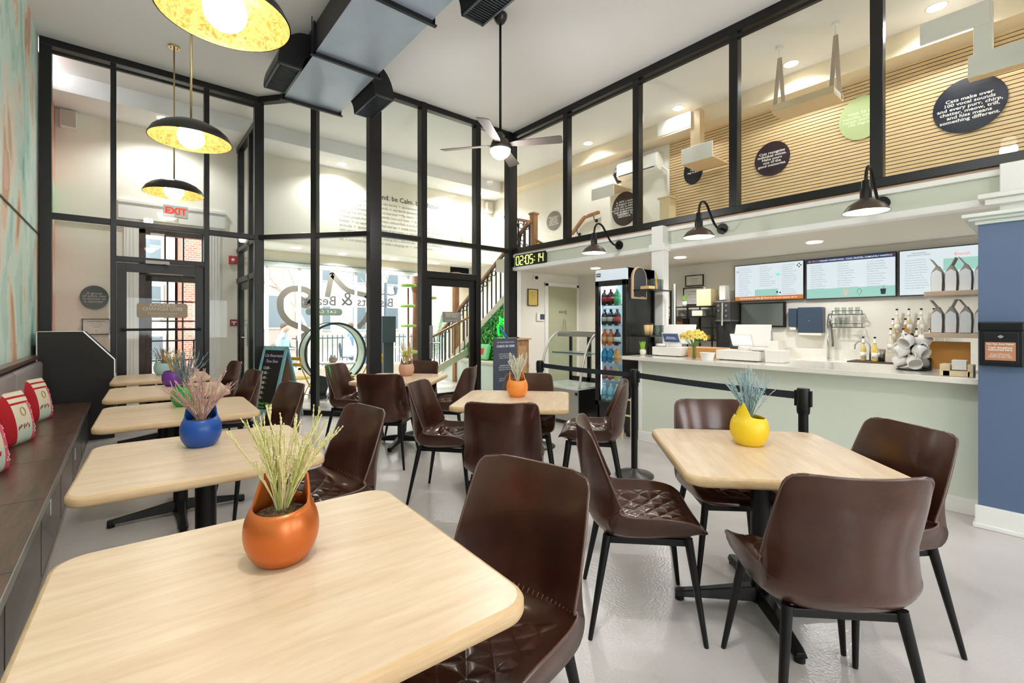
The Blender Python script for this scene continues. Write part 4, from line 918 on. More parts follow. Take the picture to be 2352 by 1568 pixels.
# shelf unit beside the fridge
t = T('side_shelf', 'black two-tier shelf beside the drinks fridge', 'shelf', (5.05, 3.3, 1.2))
O('shelf_board', MB().bb((4.82, 3.18, 1.785), (5.30, 3.45, 1.80)), FB, t, w=True); O('shelf_board', MB().bb((4.82, 3.18, 1.22), (5.30, 3.45, 1.235)), FB, t, w=True)
O('upright', MB().bb((5.28, 3.18, 1.0), (5.30, 3.20, 1.80)).bb((5.28, 3.43, 1.0), (5.30, 3.45, 1.80)), FB, t, w=True)
LG = mat('lid_dark', '2a2422', .5)
def tumbler(label, loc, r=.03, h=.11, grp=None, m=None):
    o = O('drinking_glass', MB().lathe([(r*.8, 0), (r, h), (r*.93, h), (r*.72, .006), (.0, .006)], 16), m or GLASSC, smooth=True); o.location = loc
    return tag(o, label, 'glass', grp)
for i, (u, v) in enumerate(((1478, 660), (1489, 660), (1500, 660), (1511, 660))):
    tumbler(['leftmost', 'second', 'third', 'rightmost'][i]+' tall glass on the upper side shelf', (5.02+.07*i, 3.27+.02*(i % 2), 1.801), .027, .14, 'glasses on the upper side shelf')
for i in range(4): tumbler(['leftmost', 'second', 'third', 'rightmost'][i]+' glass on the lower side shelf', (5.04+.065*i, 3.27+.02*(i % 2), 1.236), .028, .125, 'glasses on the lower side shelf')
KR = mat('kraft_cup', 'd6b27a', .7)
for i, x in enumerate((4.88, 4.955)): 
    t = T('takeaway_cup', ('stack of kraft takeaway cups, left one' if i == 0 else 'taller stack of kraft takeaway cups, right one')+' on the lower side shelf', 'cup', (x, 3.27, 1.236)); O('cup', MB().lathe([(.026, 0), (.036, .13), (.0, .13)], 20), KR, t, smooth=True); O('lid', MB().lathe([(.037, .13), (.037, .14), (.028, .15), (0, .15)], 20), LG, t, smooth=True)
tag(O('wooden_rack', MB().bb((4.85, 3.22, 1.801), (4.98, 3.34, 1.84)), KR), 'small wooden rack on the upper side shelf', 'rack')
tag(O('pencil', MB().tube([(5.0, 3.21, 1.801), (4.985, 3.215, 1.98)], .007, 6), mat('pencil_yellow', 'd9a93a', .5)), 'tall yellow pencil leaning before the glasses', 'pencil')
# arched chalkboard on the fridge side
t = T('arched_chalkboard', 'small arched chalkboard with a pale wood frame on the fridge side', 'chalkboard', (4.96, 3.44, 1.69)); n = 16
arch = [(-.155, 0)]+[(-.155*cos(pi*k/n), .25+.155*sin(pi*k/n)) for k in range(n+1)]+[(.155, 0)]
ins = [(p[0]*.84, .022+(p[1]-.0)*.915) for p in arch]
O('frame', MB().prism(arch, .03, (0, .012, 0), EX, EZ, MY), mat('pale_frame_wood', 'dcb994', .5), t, bev=.004); O('slate', MB().prism(ins, .004, (0, -.0185, 0), EX, EZ, MY), mat('slate_panel', '3e4146', .5), t); O('chalk_tray', MB().bb((-.01, -.04, .02), (.07, -.018, .03)), mat('tray_wood', 'c99f74', .5), t)
# display case
SIL = mat('case_silver', 'b9b6ae', .3, .7); t = T('display_case', 'curved glass refrigerated display case on a black base', 'display case', (4.95, 4.5, 0))
y0, y1 = 4.14, 4.92
O('base', MB().bb((4.62, y0, .03), (5.30, y1, .49)), FB, t, w=True, bev=.005)
O('front_panel', MB().bb((4.60, y0, .06), (4.622, y1, .49)), SIL, t, w=True, bev=.003); O('deck', MB().bb((4.60, y0, .49), (5.30, y1, .515)), mat('deck_white', 'dfe3da', .3), t, w=True)
prof = catmull([(4.63, .515), (4.68, .75), (4.76, .98), (4.86, 1.15), (4.96, 1.23), (5.06, 1.255)], 16)
g = MB()
for (xa, za), (xb, zb) in zip(prof, prof[1:]): g.add([(xa, y0+.01, za), (xb, y0+.01, zb), (xb, y1-.01, zb), (xa, y1-.01, za)], [(0, 1, 2, 3)])
O('curved_glass', g, GLASS, t, w=True, smooth=True)
side = [(x, z) for x, z in prof]+[(5.28, 1.255), (5.28, .515)]
for y in (y0, y1-.012): O('side_glass', MB().prism(side, .006, (0, y, 0), EX, EZ, Yp), GLASS, t, w=True)
for y in (y0, y1): O('side_rail', MB().tube([(x, y, z) for x, z in prof], .017, 8), mat('case_rail', 'c9c6bb', .35, .4) if 'case_rail' not in bpy.data.materials else bpy.data.materials['case_rail'], t, w=True, smooth=True)
O('top_bar', MB().bb((5.02, y0-.01, 1.19), (5.30, y1+.01, 1.27)), SIL, t, w=True, bev=.008); O('glass_shelf', MB().bb((4.88, y0+.02, .955), (5.26, y1-.02, .965)).bb((4.88, y0+.02, .93), (4.885, y1-.02, .97)), mat('shelf_glass_edge', 'a8b5a8', .2), t, w=True)
O('rear_frame', MB().bb((5.27, y0, .515), (5.30, y0+.04, 1.2)).bb((5.27, y1-.04, .515), (5.30, y1, 1.2)).bb((5.27, 4.5, .515), (5.30, 4.56, 1.2)).bb((5.27, y0, .515), (5.30, y1, .58)), FB, t, w=True)
O('badge', MB().bb((4.597, y0+.005, .42), (4.60, y0+.05, .46)), FB, t, w=True)
# counter-top items
CZt = 1.0005
def box(name, label, cat, a, b_, m, bev=.006, grp=None): 
    o = O(name, MB().bb(a, b_), m, bev=bev); return tag(o, label, cat, grp)
t = T('grass_pot', 'round white pot of bright green grass on the counter end', 'plant', (4.80, 3.27, CZt)); O('pot', MB().lathe([(.022, 0), (.035, .012), (.04, .04), (.034, .065), (.026, .07), (0, .066)], 20), mat('pot_white_glaze', 'e5dccf', .4), t, smooth=True)
g = MB(); r = random.Random(2)
for k in range(90): a = r.uniform(0, 6.28); d = r.uniform(0, .022); p = Vector((d*cos(a), d*sin(a), .06)); g.tube([p, p+Vector((cos(a)*d*.9, sin(a)*d*.9, r.uniform(.08, .11)))], [.0022, .0008], 3)
O('grass_blades', g, mat('bright_grass', '9ecb3c', .6), t)
t = T('pen_cup', 'black cup of pens beside the grass pot', 'pen cup', (4.94, 3.26, CZt)); O('cup', MB().lathe([(.03, 0), (.033, .09), (.029, .09), (.027, .005), (0, .005)], 18), FB, t, auto=40)
g = MB()
for k in range(6): g.tube([(.01*cos(k), .01*sin(k), .01), (.03*cos(k), .03*sin(k), .135+.008*(k % 3))], .003, 5)
O('pens', g, LG, t)
PW_ = mat('pos_white', 'f0ece6', .35)
def pos(label, y0, y1, x, tablet, n2):
    t = T('cash_drawer', label, 'cash register', (x, (y0+y1)/2, CZt), 0, 'white cash registers on the counter')
    O('drawer', MB().bb((x, y0, CZt+.008), (x+.30, y1, CZt+.105)), PW_, t, w=True, bev=.006); O('feet', MB().bb((x+.02, y0+.03, CZt), (x+.05, y0+.06, CZt+.01)).bb((x+.02, y1-.06, CZt), (x+.05, y1-.03, CZt+.01)), LG, t, w=True)
    ym = (y0+y1)/2-.03; O('stand_base', MB().lathe([(.07, 0), (.065, .03), (.05, .045), (.0, .045)], 24, (x+.14, ym, CZt+.105), None, 1, 1.1), PW_, t, w=True, smooth=True)
    M1 = Matrix.Rotation(radians(-28), 3, 'Y'); c1 = Vector((x+.10, ym+.02, CZt+.215))
    sc = O('customer_screen', MB().box(c1, (.014, .22, .13), M=M1), PW_, t, w=True, bev=.004)
    O('screen_glass', MB().box(c1+M1@Vector((-.008, 0, 0)), (.002, .195, .11), M=M1), tablet, sc, w=True)
    if n2: O('screen_lettering', MB().text('Welcome to\nBiscuits & Beans', .021, c1+M1@Vector((-.0095, 0, 0)), YM, M1@Vector((0, 0, 1)), line=.9), SCX, sc, w=True)
    M2 = Matrix.Rotation(radians(18), 3, 'Y'); O('cashier_screen', MB().box((x+.22, ym-.03, CZt+.255), (.018, .36, .24), M=M2), PW_, t, w=True, bev=.008)
    O('cashier_screen_neck', MB().box((x+.20, ym, CZt+.12), (.05, .09, .06)), PW_, t, w=True)
    return t
pos('cash register with a navy customer screen, behind the daffodils', 2.80, 3.17, 4.84, mat('pos_screen_navy', '31456a', .3, em='31456a', es=.4), 1)
pos('cash register with a blank white customer screen, mid counter', 1.93, 2.36, 4.78, mat('pos_screen_lit', 'f4ece0', .3, em='f4ece0', es=.8), 0)
def reader(label, c): 
    t = T('card_reader', label, 'card reader', c, 0, 'card readers'); O('body', MB().lathe([(.05, 0), (.055, .012), (.05, .03), (0, .032)], 24, (0, 0, 0), None, 1, 1.25), PW_, t, smooth=True); O('base_ring', MB().lathe([(.045, -.004), (.05, .004)], 24, (0, 0, 0), None, 1, 1.25), LG, t)
reader('white card reader left of the white column', (4.93, 3.10, CZt+.11)); reader('white card reader on the middle register, right of its screen', (4.86, 1.97, CZt+.11))
box('receipt_printer', 'white cube receipt printer right of the middle cash register', 'printer', (4.80, 1.72, CZt), (4.99, 1.88, CZt+.12), PW_, .008)
tag(O('plastic_tub', MB().lathe([(.055, 0), (.07, .07), (.076, .072), (.076, .08), (.068, .08), (.052, .01), (0, .01)], 24, (4.62, 2.37, CZt)), WHITE, auto=50), 'small white round tub on the counter front', 'tub')
box('wooden_till_box', 'honey wood box behind the daffodil vase', 'box', (4.93, 2.40, CZt), (5.2, 2.76, CZt+.11), mat('honey_wood', 'd99f5c', .45), .004)
# daffodils
t = T('daffodil_vase', 'glass vase of yellow daffodils on the counter', 'flower vase', (4.70, 2.56, CZt))
O('vase', MB().lathe([(.03, 0), (.026, .05), (.022, .09), (.027, .115), (.024, .115), (.02, .09), (.027, .006), (0, .006)], 20), GLASSC, t, smooth=True)
g = MB(); fl = MB(); tr = MB(); r = random.Random(5)
for k in range(24):
    a = 2.4*k; q = (.3+.7*((k % 5)/4))*.115; e = Vector((q*cos(a)*.9, q*sin(a)*1.15, .215+.07*(1-q*6)+r.uniform(-.015, .02)))
    g.tube([(.012*cos(a+2), .012*sin(a+2), .01), (-.006*cos(a), -.006*sin(a), .1), e], .0025, 5)
    d = (Vector((e.x, e.y, .04))+Vector((-.05, 0, 0))).normalized(); x_, y_, _ = frame_from(d)
    for p in range(6):
        b1 = 2*pi*p/6; u_ = x_*cos(b1)+y_*sin(b1); v_ = d.cross(u_)
        fl.add([e, e+u_*.026+v_*.017+d*.006, e+u_*.048, e+u_*.026-v_*.017+d*.006], [(0, 1, 2, 3)])
    M_ = Matrix((x_, y_, d)).transposed(); tr.lathe([(.007, 0), (.008, .014), (.013, .022)], 10, e, M_)
O('stems', g, mat('flower_stem', '6f9a3c', .5), t, smooth=True); O('petals', fl, mat('daffodil_petal', 'f8e67c', .6), t); O('trumpets', tr, mat('daffodil_trumpet', 'f0b92a', .6), t, smooth=True)
# mug tree
MUG = mat('mug_glaze', 'f1eeea', .25, coat=.3); t = T('mug_tree', 'black metal mug tree at the counter end', 'mug stand', (4.95, .80, CZt))
O('base', MB().lathe([(.10, 0), (.10, .008), (0, .008)], 28), BLACKP, t, auto=40); O('post', MB().tube([(0, 0, .008), (0, 0, .30)], .011, 10), BLACKP, t, auto=40)
ar = MB(); mugs = []
for lv, z in enumerate((.105, .19, .27)):
    for k in range(3):
        a = radians(200+120*k+40*lv); e = Vector((.085*cos(a), .085*sin(a), z+.02)); ar.tube([(0, 0, z), e], .004, 6); mugs.append((e, a, lv, k))
O('hooks', ar, BLACKP, t)
def mugparts(t, M, c, logo):
    pr = [(.0, 0), (.035, 0), (.045, .008), (.049, .04), (.047, .092), (.044, .092), (.045, .04), (.04, .01), (0, .01)]
    O('cup_body', MB().lathe(pr, 24, c, M), MUG, t, smooth=True)
    O('handle', MB().tube([M@Vector(p)+Vector(c) for p in ((.046, 0, .075), (.068, 0, .072), (.074, 0, .048), (.064, 0, .026), (.047, 0, .02))], .0055, 6), MUG, t, smooth=True)
    if logo:
        pts = [(-.012, .002), (-.012, .014), (-.006, .008), (.0, .008), (.004, .014), (.004, .002), (.0, -.01), (.010, .0), (.014, -.006), (.008, -.014), (.0, -.012)]
        O('cat_mark', MB().tube([M@Vector((-.0495, p[0]*1.3, p[1]*1.3+.045))+Vector(c) for p in pts], .0012, 4), LG, t)
lvn = ['bottom', 'middle', 'top']; kn = ['window-side', 'counter-front', 'wall-side']
for e, a, lv, k in mugs:
    tm = T('hanging_mug', 'white mug hanging on the %s tier of the mug tree, %s hook' % (lvn[lv], kn[k]), 'mug', Vector((4.95, .80, CZt))+e, 0, 'white mugs on the mug tree')
    M = Matrix.Rotation(a, 3, 'Z')@Matrix.Rotation(radians(115), 3, 'Y')@Matrix.Rotation(pi, 3, 'Z'); c = M@Vector((-.058, 0, -.045)); mugparts(tm, M, c+Vector((cos(a)*.008, sin(a)*.008, .0)), lv == 1)
# bags on the side shelves
SH = mat('whitewashed_oak', 'd4bca2', .5)
for z, lab in ((1.60, 'upper'), (1.27, 'lower')):
    tag(O('wall_shelf', MB().bb((4.90, .377, z), (5.30, .72, z+.035)), SH, bev=.003), lab+' pale wood shelf holding coffee bags', 'shelf', 'pale shelves by the navy cabinet')
BAGW = mat('bag_white', 'f2f2f4', .45); BAGG = mat('bag_taupe', 'a59a8f', .45)
nn_ = ['leftmost', 'second', 'third', 'rightmost']
for z, lab in ((1.636, 'upper'), (1.306, 'lower')):
    for i in range(4):
        y = .655-.083*i; tb = T('coffee_bag', '%s white coffee bag on the %s pale shelf' % (nn_[i], lab), 'coffee bag', (5.0, y, z), 0, 'coffee bags on the pale shelves'); h = .155; w2 = .036
        poly = [(-w2*.9, 0), (w2*.9, 0), (w2, h*.6), (w2*.9, h), (.006, h+.055), (-.004, h+.055), (-w2*.9, h), (-w2, h*.6)]
        O('bag', MB().prism(poly, .13, (-.02, 0, 0), YM, EZ, EX), BAGG, tb, bev=.003)
        O('gusset', MB().prism([(-w2*.82, .004), (w2*.82, .004), (w2*.9, h*.6), (w2*.8, h-.003), (0, h+.02), (-w2*.8, h-.003), (-w2*.9, h*.6)], .002, (-.0225, 0, 0), YM, EZ, EX), BAGW, tb)
        tt = -.25 if i % 2 else .3
        O('folded_top', MB().add([(-.02, -.004, h+.045), (.11, -.004, h+.045), (.11, tt*.12, h+.11), (-.02, tt*.12, h+.11), (-.02, .003, h+.045), (.11, .003, h+.045), (.11, tt*.12+.007, h+.11), (-.02, tt*.12+.007, h+.11)], [(0, 1, 2, 3), (7, 6, 5, 4), (0, 4, 5, 1), (1, 5, 6, 2), (2, 6, 7, 3), (3, 7, 4, 0)]), BAGG, tb)
box('paperboard_card', 'small grey card standing on the lower pale shelf', 'card', (5.02, .695, 1.306), (5.08, .70, 1.42), BAGG, .001)
# bamboo board, napkins
box('bamboo_board', 'large honey bamboo board standing behind the napkin box', 'board', (5.06, .47, CZt), (5.085, .71, CZt+.235), mat('bamboo', 'd8953f', .4), .003)
t = T('napkin_box', 'light wood box full of white napkins', 'napkin holder', (4.66, .48, CZt)); NB = MB().bb((4.58, .425, CZt), (4.72, .57, CZt+.04)).bb((4.58, .53, CZt), (4.72, .585, CZt+.085)).bb((4.58, .41, CZt), (4.72, .44, CZt+.085)).bb((4.70, .42, CZt), (4.72, .58, CZt+.085))
O('box', NB, PLY, t, w=True, bev=.003)
for k in range(5): O('napkin', MB().bb((4.60+.018*k, .446, CZt+.045), (4.612+.018*k, .524, CZt+.115)), WHITE, t, w=True, bev=.003)
box('jar_black', 'black canister behind the mug tree', 'canister', (5.0, .69, CZt), (5.06, .745, CZt+.10), FB, .006)
# back counter things
BZ = .9005
t = T('black_rack', 'black wire rack of supplies below the framed certificates', 'shelf rack', (7.2, 3.95, 0))
for z in (1.12, 1.32, 1.50, 1.66): O('rack_shelf', MB().bb((7.0, 3.5, z-.012), (7.42, 4.42, z)), FB, t, w=True)
for x in (7.0, 7.4):
    for y in (3.51, 3.92, 4.40): O('post', MB().bb((x, y, 0), (x+.02, y+.02, 1.66)), FB, t, w=True)
for nm, lb, ct, a, b_, c in (('napkin_carton', 'birch napkin carton on top of the black rack', 'box', (7.05, 3.56, 1.661), (7.3, 3.80, 1.93), 'e6cfa0'), ('white_canister', 'white canister left of the coffee tower', 'canister', (7.2, 3.40, 1.752), (7.32, 3.50, 1.98), 'f0ece4'),
        ('supply_box', 'yellow supply box low on the black rack', 'box', (7.05, 3.62, 1.121), (7.3, 3.88, 1.20), 'd8b45c'), ('milk_carton', 'white carton on the rack upper shelf', 'carton', (7.05, 3.70, 1.501), (7.2, 3.88, 1.60), 'e8e0cf'), ('bean_hopper', 'brown box on the rack middle shelf', 'box', (7.05, 4.05, 1.321), (7.3, 4.30, 1.47), '6b4a35')):
    box(nm, lb, ct, a, b_, mat('col_'+c, c, .55), .006)
for i in range(3): 
    o = O('steel_pitcher', MB().lathe([(.035, 0), (.04, .05), (.03, .15), (.033, .16), (.028, .16), (.0, .01)], 20, (7.1+.02*i, 4.33-.10*i, 1.321 if i else 1.121)), STEEL, smooth=True); tag(o, ['steel pitcher on the lower rack shelf', 'steel pitcher, left one on the middle rack shelf', 'steel pitcher, right one on the middle rack shelf'][i], 'pitcher', 'steel pitchers on the black rack')
t = T('succulent_pot', 'small white pot with a green plant on the black rack', 'plant', (7.15, 4.06, 1.661)); O('pot', MB().lathe([(.03, 0), (.042, .05), (.036, .09), (0, .085)], 18), WHITE, t, smooth=True); g = MB()
for k in range(16): a = k*2.4; g.tube([(0, 0, .08), (.04*cos(a), .04*sin(a), .17+.02*(k % 2))], [.008, .003], 5)
O('leaves', g, mat('bright_leaf', '8fc24a', .5), t)
t = T('coffee_brewer', 'tall grey and chrome coffee brewer tower', 'coffee machine', (7.2, 3.41, BZ))
GM = mat('brewer_grey', '4c4a48', .35, .4); O('lower_body', MB().bb((7.1, 3.28, BZ), (7.42, 3.50, 1.42)), mat('brewer_black', '2b2a2a', .4), t, w=True, bev=.008); O('upper_body', MB().bb((7.08, 3.275, 1.43), (7.42, 3.505, 1.72)), GM, t, w=True, bev=.008)
O('rails', MB().bb((7.07, 3.27, 1.415), (7.42, 3.51, 1.44)).bb((7.07, 3.27, 1.71), (7.42, 3.51, 1.735)).tube([(7.08, 3.39, 1.70), (7.06, 3.39, 1.35)], .018, 10), STEEL, t, w=True)
O('buttons', MB().cyl((7.075, 3.33, 1.66), .018, .01, 14, 'X').cyl((7.075, 3.33, 1.58), .018, .01, 14, 'X').cyl((7.075, 3.33, 1.50), .018, .01, 14, 'X').cyl((7.075, 3.45, 1.66), .018, .01, 14, 'X').cyl((7.075, 3.45, 1.58), .018, .01, 14, 'X'), STEEL, t, w=True)
t = T('hot_water_tap', 'chrome hot water tap on a cream stand', 'tap', (7.25, 2.72, BZ)); O('stand', MB().bb((7.15, 2.62, BZ), (7.40, 2.90, 1.13)), CRM, t, w=True, bev=.01); O('tap', MB().tube([(7.2, 2.72, 1.13), (7.2, 2.72, 1.24), (7.15, 2.72, 1.27), (7.12, 2.72, 1.22)], .012, 8), STEEL, t, w=True, smooth=True)
t = T('rinser_faucet', 'tall chrome pre-rinse faucet on the back counter', 'faucet', (7.3, 1.98, BZ)); O('riser', MB().tube([(7.3, 2.05, BZ), (7.3, 2.05, 1.35)], .014, 10).tube([(7.3, 2.05, 1.35), (7.28, 2.03, 1.48), (7.2, 2.0, 1.50), (7.15, 1.98, 1.42)], .02, 10), STEEL, t, w=True, smooth=True); O('spray_hose', MB().tube([(7.28, 2.03, 1.45), (7.22, 1.99, 1.3), (7.24, 1.98, 1.15), (7.2, 1.97, 1.08)], .013, 8), mat('hose_grey', '6a6660', .4, .5), t, w=True, smooth=True)
t = T('gooseneck_faucet', 'chrome gooseneck sink faucet, right of the cup rack', 'faucet', (7.25, 1.58, BZ)); O('spout', MB().tube([Vector((7.25, 1.58, BZ)), Vector((7.25, 1.58, 1.08))]+[Vector((7.25, 1.58+.08-.08*cos(a), 1.08+.08*sin(a))) for a in [pi*k/10 for k in range(1, 11)]]+[Vector((7.25, 1.74, 1.05))], .009, 8), STEEL, t, w=True, smooth=True)
t = T('knock_drawer', 'dark bar mat with a steel bin on the back counter', 'bar mat', (7.15, 1.4, BZ)); O('mat_sheet', MB().bb((6.95, .9, BZ), (7.35, 1.75, BZ+.012)), mat('brown_bar_mat', '4a3a36', .7), t, w=True); O('bin', MB().lathe([(.06, .012), (.07, .16), (.065, .16), (.05, .02)], 20, (7.2, 1.48, BZ)), STEEL, t, w=True, smooth=True)
t = T('wire_cup_rack', 'two-tier black wire rack of glasses on the wall', 'wall rack', (7.42, 1.84, 1.3))
for z in (1.33, 1.50): O('wire_tier', MB().tube([(7.44, 1.68, z), (7.32, 1.68, z), (7.32, 2.01, z), (7.44, 2.01, z)], .005, 5).tube([(7.32, 1.68, z+.05), (7.32, 2.01, z+.05)], .004, 5).tube([(7.32, 1.68, z), (7.32, 1.68, z+.05)], .004, 5).tube([(7.32, 2.01, z), (7.32, 2.01, z+.05)], .004, 5).tube([(7.38, 1.68, z), (7.38, 2.01, z)], .004, 5), BLACKP, t, w=True)
for i in range(4): tumbler(['leftmost', 'second', 'third', 'rightmost'][i]+' glass on the upper tier of the wall rack', (7.35, 1.96-.075*i, 1.507), .028, .09, 'glasses on the upper wall rack')
for i in range(3): tumbler(['left', 'middle', 'right'][i]+' flared glass on the lower tier of the wall rack', (7.35, 1.97-.05*i, 1.337), .022, .12, 'glasses on the lower wall rack')
tumbler('small glass standing apart at the right of the lower wall rack tier', (7.35, 1.76, 1.337), .028, .05)
# syrup bottles in tiers
SY = [(.028, 0), (.030, .01), (.030, .15), (.022, .175), (.012, .195), (.012, .225)]
def syrup(label, loc, liq, lab, grp, sc=1.0):
    t = T('syrup_bottle', label, 'syrup bottle', loc, 0, grp)
    O('bottle', MB().lathe([(r*sc, z*sc) for r, z in SY], 14), bpy.data.materials.get('syrup_'+liq) or mat('syrup_'+liq, liq, .1, coat=.6), t, smooth=True)
    O('label', MB().lathe([(.0308*sc, .04*sc), (.0308*sc, .11*sc)], 14), bpy.data.materials.get('slab_'+lab) or mat('slab_'+lab, lab, .5), t, smooth=True)
    O('pump_collar', MB().lathe([(.016, .222*sc), (.018, .232*sc), (.018, .240*sc), (.010, .25*sc), (.006, .29*sc), (0, .29*sc)], 12), WHITE, t, smooth=True)
    O('pump_head', MB().sphere((-.004, 0, .295*sc), .015, 10, 8, .7), BLACKP, t, smooth=True)
tier = O('bottle_riser', MB().bb((7.12, .90, BZ+.0), (7.45, 1.40, BZ+.12)).bb((7.24, .90, BZ+.12), (7.45, 1.40, BZ+.24)).bb((7.35, .90, BZ+.24), (7.45, 1.40, BZ+.36)), mat('riser_cream', 'e4dac6', .5)); tag(tier, 'cream stepped riser carrying the syrup bottles', 'riser')
cols_ = ['e8dcc8', 'd8c9a0', 'e0d4c0', 'dccab0', 'b9793c']
for i in range(4): syrup(nn_[i]+' syrup bottle on the top step', (7.40, 1.34-.115*i, BZ+.361), cols_[i % 4], 'f2eee4', 'syrup bottles on the top step')
for i in range(4): syrup(nn_[i]+' syrup bottle on the middle step', (7.295, 1.36-.12*i, BZ+.241), cols_[4] if i == 1 else cols_[(i+1) % 4], 'e9e2d0', 'syrup bottles on the middle step')
for i in range(4): syrup(nn_[i]+' syrup bottle on the lowest step', (7.18, 1.36-.12*i, BZ+.121), cols_[(i+2) % 4], 'c9b48a' if i % 2 else 'eee8da', 'syrup bottles on the lowest step')
syrup('taller flavour bottle left of the riser, by the faucet', (7.12, 1.62, BZ+.013), 'd9c27a', 'f0ead8', 'loose syrup bottles'); syrup('flavour bottle between the faucet bottle and the riser', (7.06, 1.49, BZ+.013), 'e5c24a', 'f0ead8', 'loose syrup bottles')
for (u, z0, z1, r_, lb) in ((1517, 1.25, 2.05, .048, 'tall steel cup dispenser tube left of the white column'), (1500, 1.45, 2.0, .035, 'thin steel tube right behind the fridge corner'), (1548, 1.1, 2.03, .04, 'tall steel cup dispenser tube just right of the white column'), (1618, 1.67, 1.97, .03, 'short steel cylinder beside the birch carton')):
    c = onX(u, 700, 6.9 if u != 1618 else 7.2); o = O('steel_tube', MB().tube([(c.x, c.y, z0), (c.x, c.y, z1)], r_, 16).bb((c.x+r_, c.y-.01, z0+.1), (7.469, c.y+.01, z0+.13)), STEEL, auto=40); tag(o, lb, 'tube', 'steel cup tubes')
# wooden easel stool by the fridge
t = T('wooden_stand', 'light wooden folding stand behind the middle barrier post', 'stand', (4.62, 3.35, 0))
g = MB()
for y in (3.29, 3.42): O('leg', MB().bar((4.60, y, 0), (4.60, y, .50), .022, .022), PLY, t, w=True)
O('rung', MB().bar((4.60, 3.29, .28), (4.60, 3.42, .28), .018, .018), PLY, t, w=True); O('rung', MB().bar((4.60, 3.29, .47), (4.60, 3.42, .47), .018, .018), PLY, t, w=True)
tag(O('black_end_panel', MB().bb((4.70, 3.25, 0), (5.28, 3.44, .93)), FB), 'black appliance under the counter overhang beside the fridge', 'appliance')
# belt barriers
posts = [(3.57, 3.78), (3.541, 2.503), (3.34, 1.075)]
labs = ['black belt barrier post before the display case', 'black belt barrier post in the middle, base in view', 'black belt barrier post behind the yellow planter']
for (x, y), lb in zip(posts, labs):
    t = T('barrier_post', lb, 'barrier post', (x, y, 0), 0, 'belt barrier posts')
    O('base', MB().lathe([(.17, 0), (.172, .012), (.16, .022), (.06, .04), (.035, .06), (.03, .07)], 40), mat('post_base', '4c4845', .35, .6) if 'post_base' not in bpy.data.materials else bpy.data.materials['post_base'], t, smooth=True)
    O('pole', MB().tube([(0, 0, .05), (0, 0, .80)], .0285, 20), BLACKP, t, auto=40)
    O('belt_head', MB().lathe([(.034, .80), (.038, .82), (.038, .95), (.034, .965), (0, .965)], 20).box((0, .042, .90), (.03, .012, .10)).box((0, -.042, .90), (.03, .012, .10)).box((.042, 0, .90), (.012, .03, .10)), BLACKP, t, auto=40)
BELT = mat('belt_webbing', '1d2129', .7)
for i, lb in enumerate(('black retractable belt in front of the fridge', 'black retractable belt in front of the sage counter')):
    a = Vector((*posts[i], .915)); b_ = Vector((*posts[i+1], .915)); d = (b_-a).normalized()
    g = MB(); n = 14
    for k in range(n):
        f0_, f1_ = k/n, (k+1)/n; p = a+d*.045+(b_-a-d*.09)*f0_; q = a+d*.045+(b_-a-d*.09)*f1_; sg0 = -.008*4*f0_*(1-f0_); sg1 = -.008*4*f1_*(1-f1_)
        nrm = Vector((-d.y, d.x, 0))*.0015
        g.add([p+nrm+Vector((0, 0, s_+sg0)) for s_ in (-.024, .024)]+[q+nrm+Vector((0, 0, s_+sg1)) for s_ in (-.024, .024)]+[p-nrm+Vector((0, 0, s_+sg0)) for s_ in (-.024, .024)]+[q-nrm+Vector((0, 0, s_+sg1)) for s_ in (-.024, .024)], [(0, 2, 3, 1), (4, 5, 7, 6), (0, 4, 6, 2), (1, 3, 7, 5)])
    tag(O('barrier_belt', g, BELT), lb, 'barrier belt', 'barrier belts')
# check-in stand and cabinet
t = T('check_in_banner', 'dark grey check-in banner with white lettering before a wooden cabinet', 'banner', (4.52, 5.57, 0))
O('panel', MB().bb((4.29, 5.56, .03), (4.755, 5.58, 1.155)), mat('banner_slate', '4c5160', .5), t, w=True); O('foot', MB().bb((4.27, 5.48, 0), (4.775, 5.64, .03)), FB, t, w=True)
O('lettering', MB().text('CAT ROOM RESERVATIONS', .028, (4.52, 5.558, 1.09), EX, EZ).text('CHECK IN HERE', .05, (4.52, 5.558, 1.03), EX, EZ, bold=.02).text('to visit the cats please\nsee a barista, sign the\nwaiver and wait here', .03, (4.52, 5.558, .88), EX, EZ).text('RESERVE ONLINE\n50 minute visits all day\nevery day of the week', .03, (4.52, 5.558, .70), EX, EZ).text('kids under ten need\na grown-up with them', .03, (4.52, 5.558, .52), EX, EZ), WHITE, t, w=True)
t = T('oak_cabinet', 'light oak pedestal cabinet with a panelled door', 'cabinet', (4.92, 5.82, 0))
O('body', MB().bb((4.74, 5.62, 0), (5.06, 6.0, 1.12)), OAK, t, w=True, bev=.004); O('top', MB().bb((4.70, 5.59, 1.12), (5.09, 6.03, 1.145)), mat('oak_light_top', 'cda77f', .45), t, w=True, bev=.004)
O('door', MB().bb((4.78, 5.607, .06), (5.03, 5.62, 1.08)), OAK, t, w=True, bev=.003); O('door_panel', MB().bb((4.82, 5.600, .12), (4.99, 5.607, 1.02)), mat('oak_door_panel', 'c39a6e', .45), t, w=True, bev=.003)
t = T('blue_brush', 'bright blue-handled tool leaning on the oak cabinet top', 'brush', (4.60, 5.8, 1.146)); O('handle', MB().tube([(4.75, 5.8, 1.146), (4.60, 5.82, 1.33)], .02, 8), mat('bright_blue_plastic', '2f8fc4', .4), t, w=True, smooth=True)
tag(O('cat_bowl', MB().lathe([(.02, 0), (.03, .015), (.0, .012)], 16, (4.93, 5.75, 1.146)), FB), 'tiny black dish on the oak cabinet top', 'dish')
